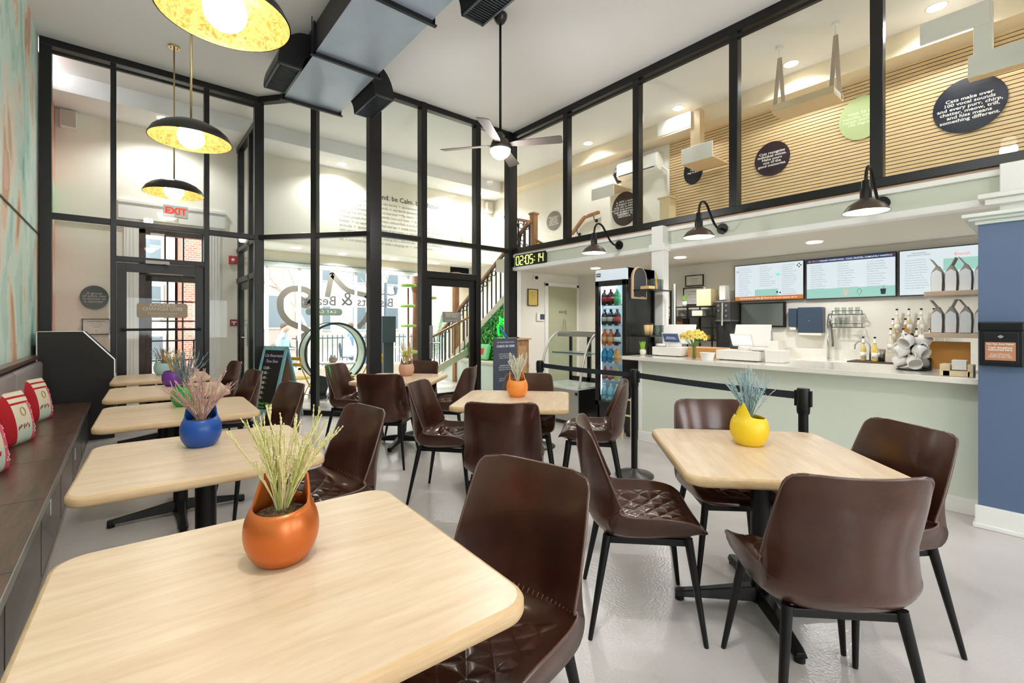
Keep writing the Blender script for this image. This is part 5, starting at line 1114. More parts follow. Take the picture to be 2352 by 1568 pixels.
# chalkboard A-frame
t = T('sandwich_board', 'teal-framed chalkboard A-frame reading Cat Reservations Time Slots', 'chalkboard', (1.95, 7.2, 0))
TEAL = mat('teal_paint', '7fb9c0', .6, var=.12, vscale=20); BRD = mat('chalk_black', '131313', .6)
wv = Vector((.43, -.90, 0)).normalized(); nv = Vector((-.90, -.43, 0)).normalized(); Tc = Vector((1.70, 7.46, 1.045)); hw_ = .25; ln = .27
def aboard(sgn, nm):
    up = (Vector((0, 0, 1.045))-nv*sgn*ln).normalized(); b0 = Tc+nv*sgn*ln; b0.z = 0; L = sqrt(1.045**2+ln**2); n_ = wv.cross(up)*(1 if sgn > 0 else -1)
    M = Matrix((wv, up, wv.cross(up))).transposed(); g = MB()
    for a in (-1, 1): g.box(b0+up*L/2+wv*a*(hw_-.025), (.05, L, .022), M=M)
    g.box(b0+up*(L-.03), (hw_*2, .06, .022), M=M); g.box(b0+up*.13, (hw_*2, .06, .022), M=M)
    o = O(nm, g, TEAL, t, w=True, bev=.003)
    O('board', MB().box(b0+up*(L/2+.05), (hw_*2-.09, L-.2, .01), M=M), BRD if sgn > 0 else mat('board_back', 'a98263', .7), o, w=True)
    return b0, up, L, o
b0, up, L_, o = aboard(1, 'front_frame'); aboard(-1, 'rear_frame')
nf = nv*.014+Vector((0, 0, 0)); tx = lambda s_, sz, a, h, al='LEFT', sh=.1: (s_, sz, b0+up*h+wv*a+nf*1.0, wv, up, al)
def chalk(nm, items, c, sh=.2):
    g = MB()
    for s_, sz, a, h in items: g.text(s_, sz, b0+up*h+wv*a+nv*.010, wv, up, 'LEFT', bold=.012, shear=sh)
    O(nm, g, bpy.data.materials.get('chalk_'+c) or mat('chalk_'+c, c, .8), o, w=True)
chalk('title_lettering', [('Cat Reservations', .062, -.18, .94), ('Time Slots', .06, -.14, .855)], 'c4c2ee'); [chalk('time_line', [(s_, .058, -.16, .755-.072*i)], 'f0f0ee', 0) for i, s_ in enumerate(('12:00 -', '1:00 -', '2:00 -', '3:00 -', '4:00 -', '5:00 -', '6:00 -'))]; chalk('green_lettering', [('Book Now', .055, -.10, .245), ('www.biscuits', .04, -.18, .195)], '7fe05a')
# ------------------------------------------------------------------ signs and fixtures on the street wall
INK = mat('sign_ink', '99958a', .7); INKD = mat('sign_ink_dark', '2c2a28', .7)
t = T('wall_lettering', 'grey lettered house rules headed be Kind, be Calm, be Chosen on the lounge wall', 'wall lettering', (4.75, YB-.003, 3.8))
O('heading', MB().text('be Kind. be Calm. be Chosen', .155, (4.95, YB-.004, 4.19), EX, EZ, bold=.008), INKD, t, w=True)
lines = ['let cats come to you  +  let the cats decide  +  spontaneous sportiness  +  meeting new friends', '#respectthenap  +  please be gentle  +  we decide sportiness  +  moments to remember here', "they're not backpacks  +  don't accept your crafty stance  +  don't lift your feline friend up", "chasing, this isn't tag  +  speak quietly, learn and listen  +  be present  +  be curious",
         '+ avoid people food  +  take photos without flash, it is no movie  +  breathe slowly', 'theater  +  no squeals  +  do what cats say  +  inside voices  +  cats do not measuring', 'seriously  +  speakers off  +  talking of cat rooms  +  cats say when playing ends here',
         'calm energy  +  this is your cat etiquette  +  always keep in mind  +  adopt hands and', 'least, be nice  +  spend minutes making this a different day  +  ask about adopting a', 'cat  +  it is their house  +  never wake a sleeping cat  +  come again soon']
g = MB()
for i, s_ in enumerate(lines): g.text(s_, .082, (3.42, YB-.004, 4.045-.098*i), EX, EZ, 'LEFT', spacing=.93)
O('body_lettering', g, INK, t, w=True)
def disc(label, c, rx, rz, colr, txt, size, face, tc='e9e6e0', thick=.012, dz=0):
    t = T('round_sign', label, 'sign', c, 0, 'round cat-fact signs'); n = 48
    ex = Vector(YM if face == 'X' else EX); nn3 = Vector(XM if face == 'X' else MY)
    m = bpy.data.materials.get('disc_'+colr) or mat('disc_'+colr, colr, .3, coat=.2)
    O('disc', MB().prism([(rx*cos(2*pi*k/n), rz*sin(2*pi*k/n)) for k in range(n)], thick, (0, 0, 0), ex, EZ, nn3), m, t)
    mt = bpy.data.materials.get('disctext_'+tc) or mat('disctext_'+tc, tc, .5)
    O('lettering', MB().text(txt, size*.9, nn3*(thick+.001)+Vector((0, 0, dz)), ex, EZ, bold=.02, line=.92, wide=1.18), mt, t)
c = onY(217, 683, YB-.015); disc('dark oval sign about a clowder of cats on the vestibule wall', c, .17, .185, '3a3836', 'A group\nof adult cats\nis known as\na clowder.', .052, 'Y', 'b9b4ac')
c = onY(1072, 546, YB-.015); disc('pale green round sign on the lounge wall, right of the lettering', c, .175, .19, 'b9c49a', 'Cats\nsleep up to\n16 hours\na day', .06, 'Y', 'e2e8d4')
framed('framed_notice', 'black-framed white notice under the dark oval sign', 'framed notice', onY(221, 750, YB-.02), .33, .25, 'Y', '241c16', 'e9e6dc', [('COMMONWEALTH', .025, .08), ('Hereby certified that', .016, .045), ('this rescue is approved by', .016, .02), ('the department', .016, -.005), ('*', .06, -.075)], .012)
t = T('exit_sign', 'white EXIT sign with red letters above the vestibule door', 'exit sign', onY(404, 486, 9.45)); O('housing', MB().box((0, 0, 0), (.33, .06, .20)), mat('exit_grey', 'dcd9d4', .5), t, bev=.008)
O('lettering', MB().text('EXIT', .15, (.0, -.032, 0), EX, EZ, bold=.03, spacing=.95), mat('exit_red', 'e8402c', .4, em='ff3a20', es=.5), t); O('mount', MB().bb((-.03, .02, .02), (.03, .31, .06)), WHITE, t)
t = T('emergency_light', 'white domed emergency light under the exit sign', 'emergency light', onY(388, 497, 9.52)); O('lens', MB().lathe([(.0, -.07), (.06, -.06), (.105, -.02), (.115, .0), (.0, .0)], 24, (0, 0, 0), None, 1, .6), mat('lit_lens', 'f6ecd6', .4, em='fff0d0', es=1.5), t, smooth=True); O('bracket', MB().bb((-.05, 0, -.01), (.05, .2, .02)), WHITE, t)
REDP = mat('alarm_red', 'c42a30', .4)
t = T('fire_alarm', 'red fire alarm strobe on the vestibule wall', 'fire alarm', onY(535, 597, YB-.02)); O('case', MB().box((0, 0, 0), (.13, .04, .15)), REDP, t, bev=.006); O('strobe', MB().sphere((0, -.02, .0), .028, 12, 8), WHITE, t, smooth=True)
t = T('alarm_pull_station', 'red pull station below the fire alarm strobe', 'fire alarm', onY(537, 741, YB-.02)); O('case', MB().box((0, 0, 0), (.12, .04, .12)), mat('pull_station_red', '8f2a38', .4), t, bev=.006); O('handle', MB().box((0, -.024, .015), (.08, .008, .02)).box((0, -.024, -.01), (.02, .008, .05)), WHITE, t)
SPK = mat('speaker_grey', 'c2bcae', .6)
for (u, v), lb in (((158, 275), 'pale square wall speaker high in the vestibule corner'), ((1123, 477), 'pale square wall speaker high in the lounge corner')):
    t = T('wall_speaker', lb, 'speaker', onY(u, v, YB-.06), 0, 'wall speakers'); O('cabinet', MB().box((0, 0, 0), (.19, .12, .26)), WHITE, t, bev=.01); O('speaker_cloth', MB().box((0, -.062, 0), (.165, .006, .235)), SPK, t)
# window lettering and cat logo (vinyl on the storefront glass, read from the street)
VY = 10.885; t = T('window_decal', 'taupe cat-and-heart outline with mirrored Biscuits & Beans lettering on the storefront glass', 'window decal', (4.0, VY, 1.5))
def dec(pts, wdt, nm, m, closed=False, nsm=90):
    P = catmull([tuple(onY(u, v, VY))[::2] for u, v in pts], nsm); g = MB(); q = []
    for i, (x, z) in enumerate(P):
        a = P[max(i-1, 0)]; b_ = P[min(i+1, nsm)]; d = Vector((b_[0]-a[0], b_[1]-a[1])).normalized(); n_ = Vector((-d.y, d.x))*wdt/2; q += [(x+n_.x, VY, z+n_.y), (x-n_.x, VY, z-n_.y)]
    g.add(q, [(2*i, 2*i+1, 2*i+3, 2*i+2) for i in range(nsm)]); O(nm, g, m, t, w=True)
VIN2 = mat('taupe_vinyl', '645e54', .7); VIN3 = mat('grey_vinyl', '45433f', .7)
dec([(715, 690), (706, 702), (694, 700), (690, 690), (697, 683)], .10, 'heart_curl', VIN2); dec([(700, 696), (712, 686), (713, 673), (695, 664), (665, 665), (645, 685), (646, 715), (665, 740), (700, 755), (722, 775)], .13, 'heart_outline', VIN2)
dec([(752, 682), (757, 655), (762, 633), (765, 633), (778, 648), (795, 664), (812, 671), (850, 680)], .12, 'ear_outline', VIN2, nsm=120); dec([(840, 678), (850, 690), (848, 712), (838, 735), (822, 752)], .12, 'cheek_outline', VIN2); dec([(722, 775), (700, 770), (688, 790), (690, 830)], .13, 'tail_outline', VIN2)
def mirt(s_, sz, u, v, nm, m, **k):
    c = onY(u, v, VY-.004); O(nm, MB().text(s_, sz, c, (-1, 0, 0), EZ, **k), m, t, w=True)
mirt('Biscuits', .31, 863, 695, 'lettering_first_word', VIN3); mirt('&', .46, 797, 688, 'ampersand', VIN3, bold=-.004); mirt('Beans', .31, 736, 691, 'lettering_last_word', VIN3)
c = onY(745, 716, VY-.002); O('pill', MB().prism(rrect(0, 0, .82, .16, .078), .002, c, EX, EZ, MY), mat('pill_green', '5f6a5c', .7), t, w=True); mirt('CAT CAFE', .09, 745, 716, 'pill_lettering', mat('pill_text', 'd5d8cc', .7), spacing=1.4)
# ------------------------------------------------------------------ lounge furniture
t = T('cat_treadmill', 'big dark-rimmed cat exercise wheel with a mint running band', 'cat wheel', (3.02, 8.9, 0)); c = Vector((3.02, 8.9, .83)); R_ = .56
def ring(r0, r1, y0, y1, n=64):
    g = MB(); pr = [(r0, y0), (r1, y0), (r1, y1), (r0, y1)]; vs = []
    for k in range(n):
        a = 2*pi*k/n
        for r_, y in pr: vs.append((c.x+r_*cos(a), y, c.z+r_*sin(a)))
    return g.add(vs, [(4*k+j, 4*k+(j+1) % 4, 4*((k+1) % n)+(j+1) % 4, 4*((k+1) % n)+j) for k in range(n) for j in range(4)])
DKB = mat('wheel_dark', '26323a', .35, coat=.2)
O('front_rim', ring(.535, .575, 8.72, 8.76), DKB, t, w=True, auto=50); O('rear_rim', ring(.535, .575, 9.06, 9.10), DKB, t, w=True, auto=50); O('running_band', ring(.545, .56, 8.76, 9.06), mat('mint_carpet', 'c5d8c8', .9), t, w=True, auto=50)
O('stand', MB().bar((2.62, 8.91, .03), (3.42, 8.91, .03), .42, .05).bar((2.72, 8.91, .05), (2.82, 8.91, .40), .06, .3).bar((3.32, 8.91, .05), (3.22, 8.91, .40), .06, .3), DKB, t, w=True)
YEL = mat('yellow_metal', 'e2b416', .4)
def bistro(label, loc, rz):
    t = T('bistro_chair', label, 'chair', loc, rz, 'yellow folding bistro chairs')
    for z in (.70, .80): O('back_slat', MB().box((-.20, 0, z), (.014, .40, .055)), YEL, t, bev=.004)
    for s_ in (1, -1):
        O('frame', MB().tube([(.22, .19*s_, 0), (.0, .19*s_, .36), (-.17, .19*s_, .64), (-.205, .19*s_, .84)], .010, 6).tube([(-.22, .17*s_, 0), (.0, .17*s_, .30), (.18, .17*s_, .45)], .010, 6), YEL, t, smooth=True)
    for k in range(5): O('seat_slat', MB().box((-.12+.075*k, 0, .455), (.055, .38, .012)), YEL, t, bev=.003)
    O('cross_bar', MB().tube([(.12, -.19, .16), (.12, .19, .16)], .008, 6).tube([(-.10, -.17, .17), (-.10, .17, .17)], .008, 6), YEL, t, smooth=True)
    return t
by = bistro('yellow folding bistro chair right of the black mullion in the lounge', (3.30, 8.02, 0), radians(118)); dup(by, (2.26, 8.35, 0), radians(35), 'yellow folding bistro chair half hidden behind the chalkboard')
t = T('bistro_table', 'small round white bistro table behind the lounge glass', 'table', (2.84, 8.15, 0)); O('top', MB().lathe([(.0, .68), (.30, .68), (.305, .695), (.30, .71), (0, .71)], 32), WHITE, t, auto=40)
for k in range(3): O('leg', MB().tube([(0, 0, .68), (.12*cos(2.1*k), .12*sin(2.1*k), .3), (.26*cos(2.1*k), .26*sin(2.1*k), 0)], .010, 6), mat('grey_leg', 'a8a6a0', .4, .5) if k == 0 else bpy.data.materials['grey_leg'], t)
t = T('small_pot', 'little taupe cat planter on the white bistro table', 'planter', (2.74, 8.10, .7105)); O('pot', MB().lathe([(.045, 0), (.068, .03), (.066, .07), (.045, .1), (.0, .1)], 20).lathe([(.02, .09), (.0, .15)], 8, (-.03, 0, 0)).lathe([(.02, .09), (.0, .14)], 8, (.03, 0, 0)), mat('taupe_pot', 'a39484', .6), t, smooth=True)
# wire cafe chairs outside seen through glass & low steel cabinet
# staircase along x = 6
STR = mat('stringer_paint', 'cfc4b2', .7); IRON = mat('dark_iron', '2c2a2b', .45, .5); NOAK = wood('stair_oak', 'b07f52', '8a5c38', .4, (3, 3, 1))
t = T('staircase', 'staircase with iron balusters and oak rails rising behind the lounge glass', 'staircase', (6.0, 9, 0)); sl = .665
zr_ = lambda y: 1.36+sl*(8.34-y)          # top line of the stringer on x=6
g = MB().prism([(10.3, zr_(10.3)-.16), (6.75, zr_(6.75)-.16), (6.75, zr_(6.75)), (10.3, zr_(10.3))], .08, (5.98, 0, 0), Yp, EZ, EX); O('stringer', g, STR, t, w=True)
for k in range(15): 
    z = .17*(k+1)+.04; y = 10.15-(.17*(k+1))/sl*.99
    if y-.27 < 6.86: continue
    O('step', MB().bb((6.06, y-.27, z-.2), (7.40, y, z)), STR, t, w=True)
ys_ = [9.9-.155*k for k in range(21)]
bl = [O('baluster', MB().bb((6.01, y-.011, zr_(y)-.02), (6.035, y+.011, zr_(y)+.86)), IRON, t, w=True) for y in ys_]
rg = MB()
for y in ys_[:-1]: yc = y-.0775; rg.tube([(6.022, yc+.055*cos(a), zr_(yc)+.74+.055*sin(a)) for a in [2*pi*k/14 for k in range(14)]], .010, 5, closed=True)
O('ring_ornaments', rg, IRON, t, w=True); O('handrail', MB().bar((6.02, 10.0, zr_(10.0)+.90), (6.02, 6.7, zr_(6.7)+.90), .06, .055), NOAK, t, w=True, bev=.012); O('upper_iron_bar', MB().bar((6.02, 10.0, zr_(10.0)+.84), (6.02, 6.7, zr_(6.7)+.84), .02, .02), IRON, t, w=True)
O('newel_post', MB().bb((5.97, 9.24, 0), (6.09, 9.36, 2.55)).bb((5.95, 9.22, 2.55), (6.11, 9.38, 2.6)), NOAK, t, w=True, bev=.006)
t = T('lower_balustrade', 'short iron balustrade with an oak rail at the foot of the stairs', 'railing', (5.3, 8.7, 0)); 
for k in range(8): x = 4.95+.13*k; O('baluster', MB().bb((x, 8.69, .35+.45*(x-4.95)), (x+.022, 8.71, 1.02+.45*(x-4.95))), mat('baluster_taupe', '6f665e', .5) if k == 0 else bpy.data.materials['baluster_taupe'], t, w=True)
O('handrail', MB().bar((4.9, 8.70, 1.03), (5.98, 8.70, 1.52), .05, .05), NOAK, t, w=True, bev=.01); O('stringer', MB().bar((4.88, 8.70, .26), (5.98, 8.70, .76), .07, .14), STR, t, w=True)
S('wall_stair', MB().prism([(10.3, 0), (6.86, 0), (6.86, zr_(6.86)-.16), (10.3, max(.0, zr_(10.3)-.16))], .05, (6.02, 0, 0), Yp, EZ, EX), mat('stair_wall_mint', 'd3ddd2', .7))
def ivymat():
    q = NT('ivy_backing'); q.b.inputs['Base Color'].default_value = lin('1f5a2e'); q.b.inputs['Roughness'].default_value = .8; return q.m
ga = O('ivy_wall', MB(), ivymat()); 
r = random.Random(9); g = MB(); g.mi = 0; g.prism([(9.35, .62), (6.87, .62), (6.87, 2.12), (9.35, .62)], .02, (5.995, 0, 0), Yp, EZ, EX); 
for k in range(2600):
    y = r.uniform(6.9, 9.3); zt = zr_(y)-.2; z = r.uniform(.62, max(.7, zt))
    if z > zt: continue
    c_ = Vector((5.99-r.uniform(0, .05), y, z)); a = Vector((r.uniform(-.5, 0), r.uniform(-1, 1), r.uniform(-1, 1))).normalized(); s_ = r.uniform(.025, .045); b_ = a.cross(Vector((-1, r.uniform(-.5, .5), r.uniform(-.3, .6)))).normalized()
    g.mi = 1 if r.random() < .6 else 2
    g.add([c_-a*s_, c_+b_*s_*.5, c_+a*s_, c_-b_*s_*.5], [(0, 1, 2, 3)])
bpy.data.objects.remove(ga); iv = O('ivy_wall', g, [ivymat(), mat('ivy_mid', '2f8a3e', .6), mat('ivy_light', '63b04a', .6)]); tag(iv, 'artificial ivy panel under the staircase stringer', 'ivy wall'); iv['kind'] = 'stuff'
t = T('wall_bench', 'pale built-in ledge with a mint front under the ivy wall', 'bench', (5.8, 7.6, 0)); O('body', MB().bb((5.60, 6.63, 0), (5.97, 8.4, .54)), mat('bench_mint', 'cbd8cd', .6), t, w=True); O('seat', MB().bb((5.58, 6.62, .54), (5.98, 8.42, .60)), STR, t, w=True, bev=.006)
t = T('pillow', 'mint pillow with a red print on the lounge ledge', 'pillow', (5.83, 7.95, .60)); PM = Matrix.Rotation(radians(14), 3, 'Y')
O('cover', MB().box(PM@Vector((0, 0, .17))+Vector((0, 0, .01)), (.10, .34, .34), M=PM), mat('mint_pillow', '8fd0a0', .9), t, bev=.045, seg=4, smooth=True); O('print', MB().box(PM@Vector((-.052, .02, .18)), (.004, .14, .14), M=PM), mat('red_print', 'c4453c', .8), t)
t = T('neon_cat', 'glowing green neon cat sign against the ivy', 'neon sign', (5.9, 7.1, 1.15)); NEO = mat('neon_green', '30c060', .3, em='08ff18', es=2.6)
npx = [(1146, 770), (1143, 748), (1149, 742), (1148, 728), (1152, 734), (1160, 734), (1165, 727), (1165, 745), (1160, 752), (1166, 768)]
O('tube', MB().tube([onX(u, v, 5.90) for u, v in npx], .019, 8), NEO, t, w=True, smooth=True); O('nose_curve', MB().tube([onX(u, v, 5.89) for u, v in ((1151, 738), (1158, 742), (1164, 738))], .008, 6), NEO, t, w=True, smooth=True)
O('wire', MB().tube([onX(1155, 752, 5.90), onX(1157, 768, 5.93)], .004, 5), FB, t, w=True)
LAMPS.append(('neon_light', 5, (5.78, 7.15, 1.3), .05, 'POINT'))
# cat tree by the window
t = T('cat_tree', 'tall carved brown cat tree with green round perches', 'cat tree', (5.35, 9.85, 0)); CT = mat('brown_bark', '7a4f36', .8, bump=.4, bscale=20)
O('trunk', MB().tube([(5.35, 9.85, 0), (5.33, 9.85, 1.0), (5.36, 9.85, 1.8), (5.34, 9.85, 2.5)], [.17, .14, .15, .17], 14), CT, t, w=True, smooth=True); O('head', MB().sphere((5.34, 9.80, 2.25), .2, 18, 12), CT, t, w=True, smooth=True)
PG = mat('perch_green', '9fc46a', .9)
for x, y, z in ((4.95, 9.6, 2.22), (5.5, 9.55, 2.33), (4.93, 9.6, 1.75), (5.42, 9.5, 1.95), (4.95, 9.6, 1.30), (5.0, 9.6, .70)): O('perch', MB().lathe([(.0, 0), (.16, .005), (.18, .03), (.16, .06), (0, .062)], 24, (x, y, z)), PG, t, w=True, smooth=True)
O('perch_stems', MB().tube([(4.95, 9.62, 0), (4.95, 9.62, 2.2)], .02, 8), CT, t, w=True)
box('lounge_cabinet', 'dark slate cabinet by the storefront window', 'cabinet', (4.45, 9.9, .95), (4.78, 10.15, 1.55), mat('cabinet_slate', '2f3f4c', .5), .006); box('cabinet_stand', 'slim dark stand carrying the slate cabinet', 'stand', (4.50, 9.93, 0), (4.74, 10.12, .949), mat('stand_dark', '24303a', .5), .004)
# ------------------------------------------------------------------ mezzanine
def slats():
    g = MB(); z = 2.64
    while z < 4.60: g.bb((XR-.035, -3, z), (XR-.012, 4.515, z+.0365)); z += .047
    return g
bk = tag(O('slat_backing', MB().bb((XR-.012, -3, 2.625), (XR-.001, 4.515, 4.6)), mat('slat_felt', '1f1a17', .9)), 'wide wooden slat wall panel on black felt upstairs', 'slat panel')
sl_ = O('slats', slats(), wood('slat_wood', 'e2c699', 'd0b080', .5, (1, 1.2, 30)), bk); sl_['kind'] = 'stuff'
DX = XR-.038
disc('dark maroon round sign reading Cats recognize individual voices', (DX, 2.807, 3.85), .245, .255, '33232a', 'Cats recognize\nindividual voices.\nMake yours\none of the\ngood memories.', .056, 'X'); disc('pale green round sign half behind the mullion', (DX, 1.71, 4.09), .25, .285, 'b4c08c', 'With 32 ear\nmuscles, cats can\nrotate their ears\n180 degrees.', .056, 'X', 'd8e0bc')
disc('navy round sign reading Cats make over 100 vocal sounds', (DX, .70, 3.895), .31, .315, '1d1e2e', 'Cats make over\n100 vocal sounds\nand every purr, chirp,\nchatter, meow, trill,\nand hiss means\nsomething different.', .058, 'X', dz=-.035); disc('black round sign half hidden behind the white cat shelf', (DX, 4.06, 3.98), .17, .22, '1c1c24', 'Cats\nnap a lot.', .05, 'X')
disc('small grey-brown round sign beside the oak newel upstairs', (XR-.002, 7.44, 3.72), .23, .215, '77695f', 'House cats are\nreally little\nwild hunters\nwith twenty\nwinning moves', .05, 'X'); disc('dark brown round sign about mail cats, cut by the mullion', (XR-.002, 5.50, 3.62), .30, .33, '3a2624', 'In 1879, a town\nin Belgium tried\nusing cats to deliver\nmail by tying waterproof\nbags of mail around\ntheir necks. It\ndidn\'t work.', .058, 'X')
t = T('air_conditioner', 'white wall-mounted split air conditioner upstairs', 'air conditioner', (7.35, 5.1, 4.25))
O('housing', MB().prism([(7.468, 4.13), (7.27, 4.15), (7.23, 4.20), (7.23, 4.40), (7.27, 4.45), (7.468, 4.45)], .87, (0, 4.65, 0), EX, EZ, Yp), WHITE, t, w=True, bev=.01); O('outlet_slot', MB().bb((7.229, 4.70, 4.185), (7.262, 5.47, 4.20)), LG, t, w=True); O('end_hose', MB().tube([(7.35, 5.54, 4.42), (7.33, 5.62, 4.28), (7.35, 5.54, 4.12)], .05, 10), FB, t, w=True, smooth=True); O('side_cover', MB().tube([(7.38, 4.62, 4.2), (7.40, 4.52, 4.1), (7.42, 4.52, 3.55)], .025, 8), WHITE, t, w=True, smooth=True)
WSH = mat('cat_shelf_white', 'e6e2d8', .5); TPL = mat('cat_shelf_ply', 'dcc19a', .5)
def catshelf(label, pieces, c, w2=.30):
    t = T('cat_shelf', label, 'cat shelf', c, 0, 'wall-mounted cat shelves')
    for nm, a, b_, m in pieces: O(nm, MB().bb(a, b_), m, t, w=True, bev=.004)
    return t
def on(x, u, v): return onX(u, v, x)
# shelves hang off the sloping soffit, set by where their faces stand in the room
a = on(6.9, 1513, 281); b_ = on(6.9, 1588, 298); zt = a.z
catshelf('white two-level cat bridge above the black sign upstairs', [('side_panel', (6.88, 3.80, 4.52), (6.90, 4.40, 4.76), WSH), ('upright_box', (6.90, 3.66, 4.20), (7.05, 3.82, 4.76), TPL), ('lower_panel', (6.88, 3.45, 3.94), (6.90, 3.97, 4.19), WSH), ('lower_walkway', (6.90, 3.45, 3.94), (7.40, 3.97, 3.965), TPL)], (6.95, 4.0, 4.2))
catshelf('small plywood cat step left of the air conditioner', [('front_panel', (6.90, 5.33, 3.75), (6.92, 5.86, 3.97), WSH), ('walkway', (6.92, 5.33, 3.95), (7.46, 5.86, 3.97), TPL)], (7.1, 5.7, 3.8))
catshelf('large white cat bridge at the right edge of the frame', [('side_panel', (6.58, .475, 4.38), (6.60, 1.0, 4.61), WSH), ('upright_box', (6.60, .455, 4.0), (6.74, .592, 4.61), WSH), ('lower_panel', (6.58, -.1, 3.88), (6.60, .63, 4.10), WSH), ('lower_walkway', (6.60, -.1, 3.88), (6.72, .63, 3.90), TPL)], (6.6, .9, 4.4))
# swing bed
t = T('cat_swing', 'plywood cat swing bed hung on canvas straps', 'cat bed', (6.3, 2.3, 4.1)); STRP = mat('canvas_strap', 'b9a794', .8)
q0, q1 = on(6.3, 1783, 240), on(6.3, 1925, 205); tp0, tp1 = on(6.3, 1785, 143), on(6.3, 1901, 98)
dy = q0.y-q1.y; z0 = (q0.z+q1.z)/2-.10
O('bed_board', MB().bb((6.15, q1.y, z0-.02), (6.50, q0.y, z0)), TPL, t, w=True, bev=.003); O('front_rail', MB().bb((6.15, q1.y, z0), (6.165, q0.y, z0+.07)).bb((6.485, q1.y, z0), (6.50, q0.y, z0+.07)), TPL, t, w=True); O('cushion', MB().bb((6.17, q1.y+.01, z0+.0), (6.48, q0.y-.01, z0+.09)), mat('bed_cushion', 'c9c4ba', .9), t, w=True, bev=.03, seg=3, smooth=True)
for p, y in ((tp0, q0.y-.03), (tp1, q1.y+.03)): O('strap', MB().bar((6.16, y, z0), (6.32, y, CZ-.14), .045, .006).bar((6.49, y, z0), (6.33, y, CZ-.14), .045, .006), STRP, t, w=True); O('ceiling_hook', MB().tube([(6.325, y, CZ-.14), (6.325, y, CZ)], .012, 8).cyl((6.325, y, CZ-.02), .04, .03, 16), WHITE, t, w=True)
# upstairs guard rail at the stair head
t = T('landing_rail', 'oak and iron railing at the head of the stairs', 'railing', (6.0, 6.8, 2.62))
nw = on(6.05, 1242, 441); bz_ = 2.62
def landing():
    y = 6.95; O('newel_post', MB().bb((6.33, y-.06, bz_), (6.45, y+.06, 3.60)).bb((6.31, y-.08, 3.60), (6.47, y+.08, 3.64)), NOAK, t, w=True, bev=.006)
    O('top_rail', MB().bb((5.62, y-.03, 3.42), (6.33, y+.03, 3.47)), NOAK, t, w=True, bev=.008)
    for k in range(5): O('baluster', MB().bb((5.66+.15*k, y-.012, 2.7), (5.685+.15*k, y+.012, 3.42)), IRON, t, w=True)
    g = MB()
    for k in range(4): 
        for z in (3.33, 2.92): g.tube([(5.747+.15*k+.055*cos(a), y, z+.055*sin(a)) for a in [2*pi*j/14 for j in range(14)]], .009, 5, closed=True)
    g.bb((5.62, y-.01, 2.7), (6.33, y+.01, 2.73)); O('ring_ornaments', g, IRON, t, w=True)
    O('stair_rail', MB().bar((6.40, y-.02, 3.10), (6.55, 6.2, 2.66), .05, .05).bar((6.44, y-.02, 2.85), (6.70, 6.2, 2.64), .04, .04), NOAK, t, w=True)
landing()
t = T('wall_handrail', 'bent oak wall handrail upstairs on black brackets', 'handrail', (7.38, 6.3, 3.3)); ps = [onX(u, v, 7.38) for u, v in ((1313, 538), (1342, 499), (1376, 487))]
O('rail', MB().bar(ps[0], ps[1], .07, .06).bar(ps[1], ps[2], .07, .06), NOAK, t, w=True, bev=.008)
for u, v in ((1325, 532), (1364, 500)): c = onX(u, v, 7.38); O('bracket', MB().tube([(7.38, c.y, c.z+.04), (7.39, c.y, c.z-.03), (7.46, c.y, c.z-.05)], .010, 6).cyl((7.46, c.y, c.z-.05), .035, .015, 14, 'X'), IRON, t, w=True)
hp = onX(1535, 458, 7.0); t = T('half_wall_post', 'light wood capped post upstairs before the slat wall', 'post', (7.0, hp.y, 2.62)); O('body', MB().bb((6.9, hp.y-.08, 2.62), (7.1, hp.y+.10, hp.z)), mat('post_cream_ply', 'e3cfa6', .5), t, w=True); O('cap', MB().bb((6.87, hp.y-.11, hp.z), (7.13, hp.y+.13, hp.z+.03)), TPL, t, w=True, bev=.004)
for y, w_ in ((5.9, 'before the air conditioner, added fill'), (4.0, 'over the white cat bridge, added fill'), (2.35, 'behind the cat swing'), (.9, 'over the navy round sign, added fill'), (-.8, 'beyond the right frame edge, added fill')):
    downlight('small round spotlight in the upstairs ceiling '+w_, Vector((6.85, y, CZ-.002)), 52, grp='spotlights washing the upstairs wall')  # spots added to brighten the wall, except the one behind the swing
# ------------------------------------------------------------------ street outside
S('ground', MB().bb((-25, 11.02, -.25), (50, 60, -.05)), mat('pale_pavement', '8f8a84', .9))
BRICKC = None
def brick():
    q = NT('red_brick'); tc = q.n('TexCoord'); mp = q.n('Mapping'); mp.inputs['Rotation'].default_value = (pi/2, 0, 0); q.l(tc, 'Object', mp, 'Vector'); b = q.n('TexBrick', Scale=4.0); b.inputs['Color1'].default_value = lin('8f4f3d'); b.inputs['Color2'].default_value = lin('a0604c'); b.inputs['Mortar'].default_value = lin('aaa098'); q.l(mp, 'Vector', b, 'Vector'); q.l(b, 'Color', q.b, 'Base Color'); q.b.inputs['Roughness'].default_value = .9; return q.m
BRICK = brick(); PB = mat('pale_facade', 'a8a49e', .9); WG = mat('street_window_glass', '5f6a70', .3)
def building(label, x0, x1, y, h, m, wins, nm='building'):
    t = T(nm, label, 'building', ((x0+x1)/2, y, 0)); O('wall', MB().bb((x0, y, -.05), (x1, y+6, h)), m, t, w=True)
    for (wx, wz, ww, wh) in wins: f = O('window', MB().bb((wx-.07, y-.06, wz-.07), (wx+ww+.07, y+.02, wz+wh+.07)), WHITE, t, w=True); O('window_glass', MB().bb((wx, y-.08, wz), (wx+ww, y-.06, wz+wh)), WG, f, w=True)
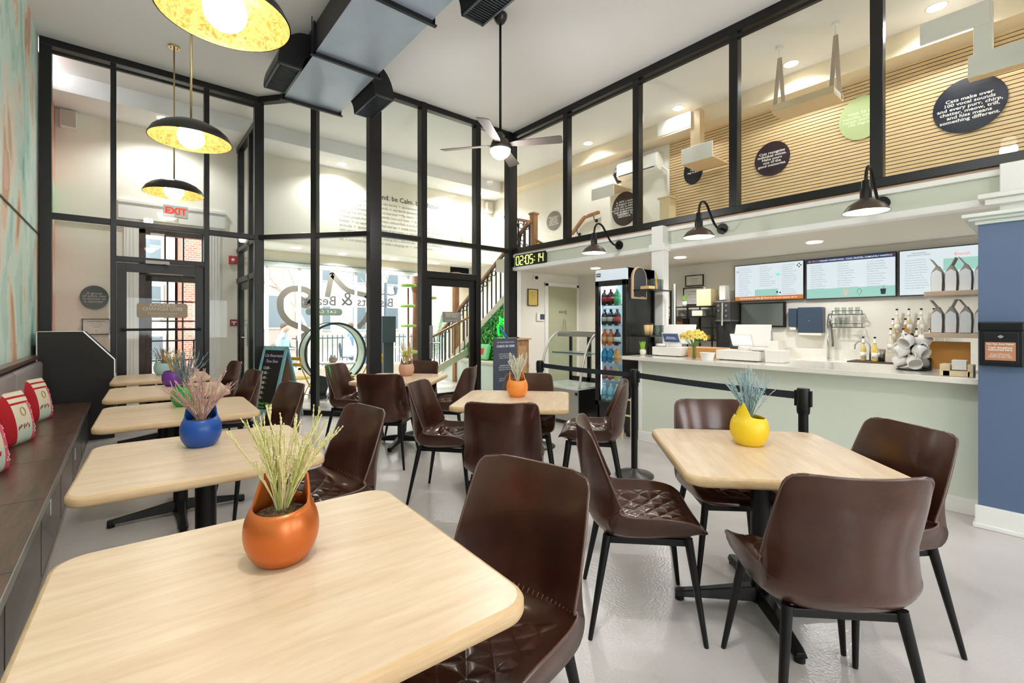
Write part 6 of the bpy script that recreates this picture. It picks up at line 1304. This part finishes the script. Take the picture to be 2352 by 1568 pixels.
building('red brick building across the street, seen through the entrance door', 1.22, 3.2, 16.0, 9, BRICK, [(2.1, 1.2, .8, 1.5)]); building('pale stone building across the street left of the brick one', -6, 1.15, 17.5, 9, PB, [(-.6+.0, 1.6, .45, .9), (.35, 1.6, .45, .9), (.35, 3.0, .45, .9), (-1.6, 1.6, .5, .9), (.35, .3, .5, .7)])
building('long pale building far across the street behind the bare trees', 6, 24, 31, 13, PB, [(7+2.4*i, z, .9, 1.5) for i in range(7) for z in (1.0, 4.2, 7.4)]); building('pale washed-brick house beyond the storefront', 4.6, 7.6, 24, 9, mat('washed_brick', 'a8978c', .9), [(5.0, 1.2, .8, 1.5), (6.4, 1.2, .8, 1.5), (5.0, 4.2, .8, 1.4), (6.4, 4.2, .8, 1.4)]); building('white shop building at the right of the view outside', 14, 22, 19, 7, mat('white_facade', 'b0ada8', .9), [(14.5, 1.6, 1.4, 1.8), (17, 1.6, 1.4, 1.8), (14.5, 4.3, 1.2, 1.4)])
BARK = mat('pale_bark', '9a8f86', .9)
def tree(label, x, y, seed, h=4.5):
    t = T('bare_tree', label, 'tree', (x, y, -.05), 0, 'bare street trees'); r = random.Random(seed); g = MB()
    def br(p, d, L, rad, lv):
        pts = [p]; q = Vector(p)
        for k in range(5): d = (d+Vector((r.uniform(-.22, .22), r.uniform(-.22, .22), r.uniform(-.05, .12)))).normalized(); q = q+d*L/5; pts.append(q.copy())
        g.tube(pts, [rad*(1-.12*i) for i in range(6)], 5)
        if lv < 3:
            for k in range(4 if lv else 5): a = r.uniform(0, 6.28); br(pts[r.choice((3, 4, 5))], (d+Vector((cos(a), sin(a), .25))*.75).normalized(), L*.62, rad*.5, lv+1)
    br(Vector((0, 0, 0)), Vector((0, 0, 1)), h*.5, .07, 0); O('branches', g, BARK, t)
tree('bare street tree left of the cat outline', 4.6, 15.5, 3, 5.2); tree('bare street tree behind the lettering', 7.4, 17, 6, 5.6); tree('bare street tree farthest right outside', 12.4, 18, 8, 5.5)
t = T('street_lamp', 'dark twin-headed street lamp outside the storefront', 'street lamp', (9.0, 16.2, -.05)); IL = mat('lamp_post_iron', '3c4750', .6)
px_ = onY(886, 660, 16.2); 
O('post', MB().tube([(px_.x, 16.2, -.05), (px_.x, 16.2, 2.9)], [.09, .05], 10), IL, t, w=True); O('cross_arm', MB().tube([(px_.x-.4, 16.2, 2.5), (px_.x-.2, 16.2, 2.45), (px_.x, 16.2, 2.5), (px_.x+.2, 16.2, 2.45), (px_.x+.4, 16.2, 2.5)], .03, 6), IL, t, w=True)
for s_ in (-1, 1): O('lantern', MB().lathe([(.03, 2.48), (.05, 2.54), (.09, 2.72), (.10, 2.73), (.03, 2.82), (0, 2.84)], 10, (px_.x+.4*s_, 16.2, 0)), IL, t, w=True)
t = T('iron_fence', 'dark iron fence across the street terrace', 'fence', (7, 13.6, 0)); 
for k in range(60): O('picket', MB().bb((3.6+.14*k, 13.59, -.05), (3.62+.14*k, 13.61, 1.05)), IL, t, w=True)
O('rails', MB().bb((3.5, 13.585, .95), (12.1, 13.615, .98)).bb((3.5, 13.585, .1), (12.1, 13.615, .13)), IL, t, w=True)
def wirechair(label, loc, rz, grp='wire terrace chairs outside'):
    t = T('wire_chair', label, 'chair', loc, rz, grp); g = MB()
    for k in range(9): y = -.2+.05*k; g.tube([(-.2, y, .45), (-.24, y, .86-.3*(y/.2)**2*.3)], .006, 4)
    for k in range(9): y = -.2+.05*k; g.tube([(-.2, y, .45), (.2, y, .45)], .006, 4)
    for z in (.55, .68, .8): g.tube([(-.22, -.2, z), (-.22, .2, z)], .006, 4)
    O('wire_shell', g, IL, t)
    for sx in (-.2, .2):
        for sy in (-.2, .2): O('leg', MB().tube([(sx, sy, .45), (sx*1.1, sy*1.1, -.05)], .010, 5), IL, t)
    return t
wc = wirechair('wire terrace chair outside, seen beside the pink planter', (6.2, 12.1, 0), radians(90)); dup(wc, (4.75, 12.75, 0), radians(-10), 'wire terrace chair under the person seen through the cat wheel'); dup(wc, (7.35, 13.0, 0), radians(200), 'wire terrace chair outside under the person in the white shirt'); dup(wc, (3.1, 13.0, 0), radians(-40), 'wire terrace chair outside under the person with the teal scarf')
t = T('terrace_table', 'round metal terrace table outside the storefront', 'table', (5.9, 12.9, -.05)); O('top', MB().lathe([(0, .72), (.4, .72), (.4, .74), (0, .74)], 24), mat('terrace_grey', '9aa0a2', .5), t); O('pedestal', MB().tube([(0, 0, 0), (0, 0, .72)], .03, 8), IL, t)
t = T('conifer', 'small pale conifer outside beyond the fence', 'tree', (8.9, 14.6, -.05)); g = MB(); r = random.Random(3)
for k in range(900): z = r.uniform(.2, 1.75); q = (1.8-z)*.28; a = r.uniform(0, 6.28); rr = q*r.uniform(.4, 1); c_ = Vector((rr*cos(a), rr*sin(a), z)); g.add([c_, c_+Vector((.05*cos(a), .05*sin(a), -.02)), c_+Vector((.03*cos(a+1), .03*sin(a+1), .04))], [(0, 1, 2)])
O('needles', g, mat('conifer_green', '7f9c78', .9), t); O('trunk', MB().tube([(0, 0, 0), (0, 0, 1.5)], .03, 6), BARK, t)
# a van roof and seated people beyond the glass
SKIN = mat('skin', 'c99a80', .6); 
def person(label, loc, rz, shirt, trousers, hair):
    t = T('person', label, 'person', loc, rz)
    V = [(0, 0, .52), (0, 0, .75), (.03, 0, 1.0), (.04, 0, 1.12), (.05, 0, 1.2), (.07, 0, 1.33), (.04, .2, 1.05), (.10, .25, .82), (.32, .2, .78), (.42, .17, .78), (.04, -.2, 1.05), (.10, -.25, .82), (.32, -.2, .78), (.42, -.17, .78), (.05, .1, .50), (.42, .13, .50), (.42, .13, .06), (.54, .14, .03), (.05, -.1, .50), (.42, -.13, .50), (.42, -.13, .06), (.54, -.14, .03)]
    E = [(0, 1), (1, 2), (2, 3), (3, 4), (4, 5), (3, 6), (6, 7), (7, 8), (8, 9), (3, 10), (10, 11), (11, 12), (12, 13), (0, 14), (14, 15), (15, 16), (16, 17), (0, 18), (18, 19), (19, 20), (20, 21)]
    Rr = [.15, .14, .15, .10, .06, (.085, .10), .06, .045, .035, .03, .06, .045, .035, .03, .09, .065, .045, .035, .09, .065, .045, .035]
    me = bpy.data.meshes.new('body'); me.from_pydata(V, E, []); o = bpy.data.objects.new('body', me); COL.objects.link(o); o.parent = t; me.materials.append(trousers)
    md = o.modifiers.new('Skin', 'SKIN'); md.use_smooth_shade = True
    if not me.skin_vertices: 
        bm = bmesh.new(); bm.from_mesh(me); bm.verts.layers.skin.verify(); bm.to_mesh(me); bm.free()
    for i, r_ in enumerate(Rr): me.skin_vertices[0].data[i].radius = r_ if isinstance(r_, tuple) else (r_, r_)
    me.skin_vertices[0].data[0].use_root = True
    s2 = o.modifiers.new('Sub', 'SUBSURF'); s2.levels = 1; s2.render_levels = 1
    O('shirt', MB().lathe([(.17, .50), (.175, .65), (.19, .85), (.20, 1.0), (.16, 1.1), (.07, 1.16)], 20, (.02, 0, 0), None, .72, 1.05), shirt, t, smooth=True)
    O('face', MB().sphere((.08, 0, 1.32), .098, 16, 12, 1.18), SKIN, t, smooth=True); O('hair', MB().sphere((.06, 0, 1.36), .105, 16, 10, 1.05), hair, t, smooth=True)
    O('nose', MB().sphere((.175, 0, 1.31), .014, 8, 6, 1.5), SKIN, t, smooth=True)
    O('eyes', MB().sphere((.168, .035, 1.335), .009, 8, 6).sphere((.168, -.035, 1.335), .009, 8, 6), FB, t)
    O('mouth', MB().box((.172, 0, 1.275), (.006, .04, .008)), mat('lips', 'a8605a', .6) if 'lips' not in bpy.data.materials else bpy.data.materials['lips'], t)
    for s_ in (-1, 1):
        hm = MB().sphere((.45, .17*s_, .785), .036, 12, 8, .42, 1.25, 1.0)
        for j, L in enumerate((.062, .072, .068, .052)):
            y = .17*s_+s_*(-.027+.018*j); hm.tube([(.47, y, .79), (.47+L*.55, y, .793), (.47+L, y, .775)], [.0085, .008, .006], 6)
        hm.tube([(.43, .17*s_-s_*.03, .787), (.455, .17*s_-s_*.055, .785), (.475, .17*s_-s_*.062, .778)], [.010, .009, .007], 6)
        O('hand', hm, SKIN, t, smooth=True)
    return t
person('person in a pale top seated outside, seen through the cat wheel', (4.75, 12.75, -.05), radians(-10), mat('pale_top', 'd9dde2', .8), mat('denim', '5c7690', .8), mat('brown_hair', '6b5040', .8)); person('person with a teal scarf seated outside, far left of the window', (3.1, 13.0, -.05), radians(-40), mat('teal_top', '8fc7be', .8), mat('grey_trousers', '8a8d94', .8), mat('dark_hair', '54423a', .8))
person('person in a white shirt bending over a table outside, right of the mullion', (7.35, 13.0, -.05), radians(200), mat('white_shirt', 'eceae6', .8), bpy.data.materials['denim'], bpy.data.materials['brown_hair'])
# ------------------------------------------------------------------ light and view
W = bpy.data.worlds.new('overcast_sky'); SC.world = W; W.use_nodes = True
bg = W.node_tree.nodes['Background']; bg.inputs['Color'].default_value = (.9, .95, 1.0, 1); bg.inputs['Strength'].default_value = 7.0
def lamp(name, typ, loc, e, col=(1, .9, .78), size=.1, rot=None, spot=None, blend=.5):
    l = bpy.data.lights.new(name, typ); l.energy = e; l.color = col
    if typ == 'AREA': l.size = size; l.shape = 'DISK'
    else: l.shadow_soft_size = size
    if spot: l.spot_size = spot; l.spot_blend = blend
    o = bpy.data.objects.new(name, l); COL.objects.link(o); o.location = loc
    if rot: o.rotation_euler = rot
    return o
LAMPS = globals().get("LAMPS", [])
for n_, e_, loc_, r_, ty_ in LAMPS:
    if n_ == 'neon_light': lamp(n_, ty_, loc_, e_, size=r_, col=(.1, 1, .35)); continue
    lamp(n_, ty_, loc_, e_, size=r_, spot=radians(150) if ty_ == 'SPOT' else None, col=(.97, .985, 1))
SC.view_settings.view_transform = 'Standard'; SC.view_settings.look = 'None'; SC.view_settings.exposure = 0.52; SC.view_settings.gamma = 1
SC.view_settings.use_curve_mapping = False
cy = SC.cycles; cy.max_bounces = 7; cy.diffuse_bounces = 4; cy.glossy_bounces = 3; cy.transmission_bounces = 4; cy.transparent_max_bounces = 16
cy.caustics_reflective = False; cy.caustics_refractive = False; cy.use_denoising = True; cy.sample_clamp_indirect = 6
try: cy.use_adaptive_sampling = True; cy.adaptive_threshold = .025
except Exception: pass
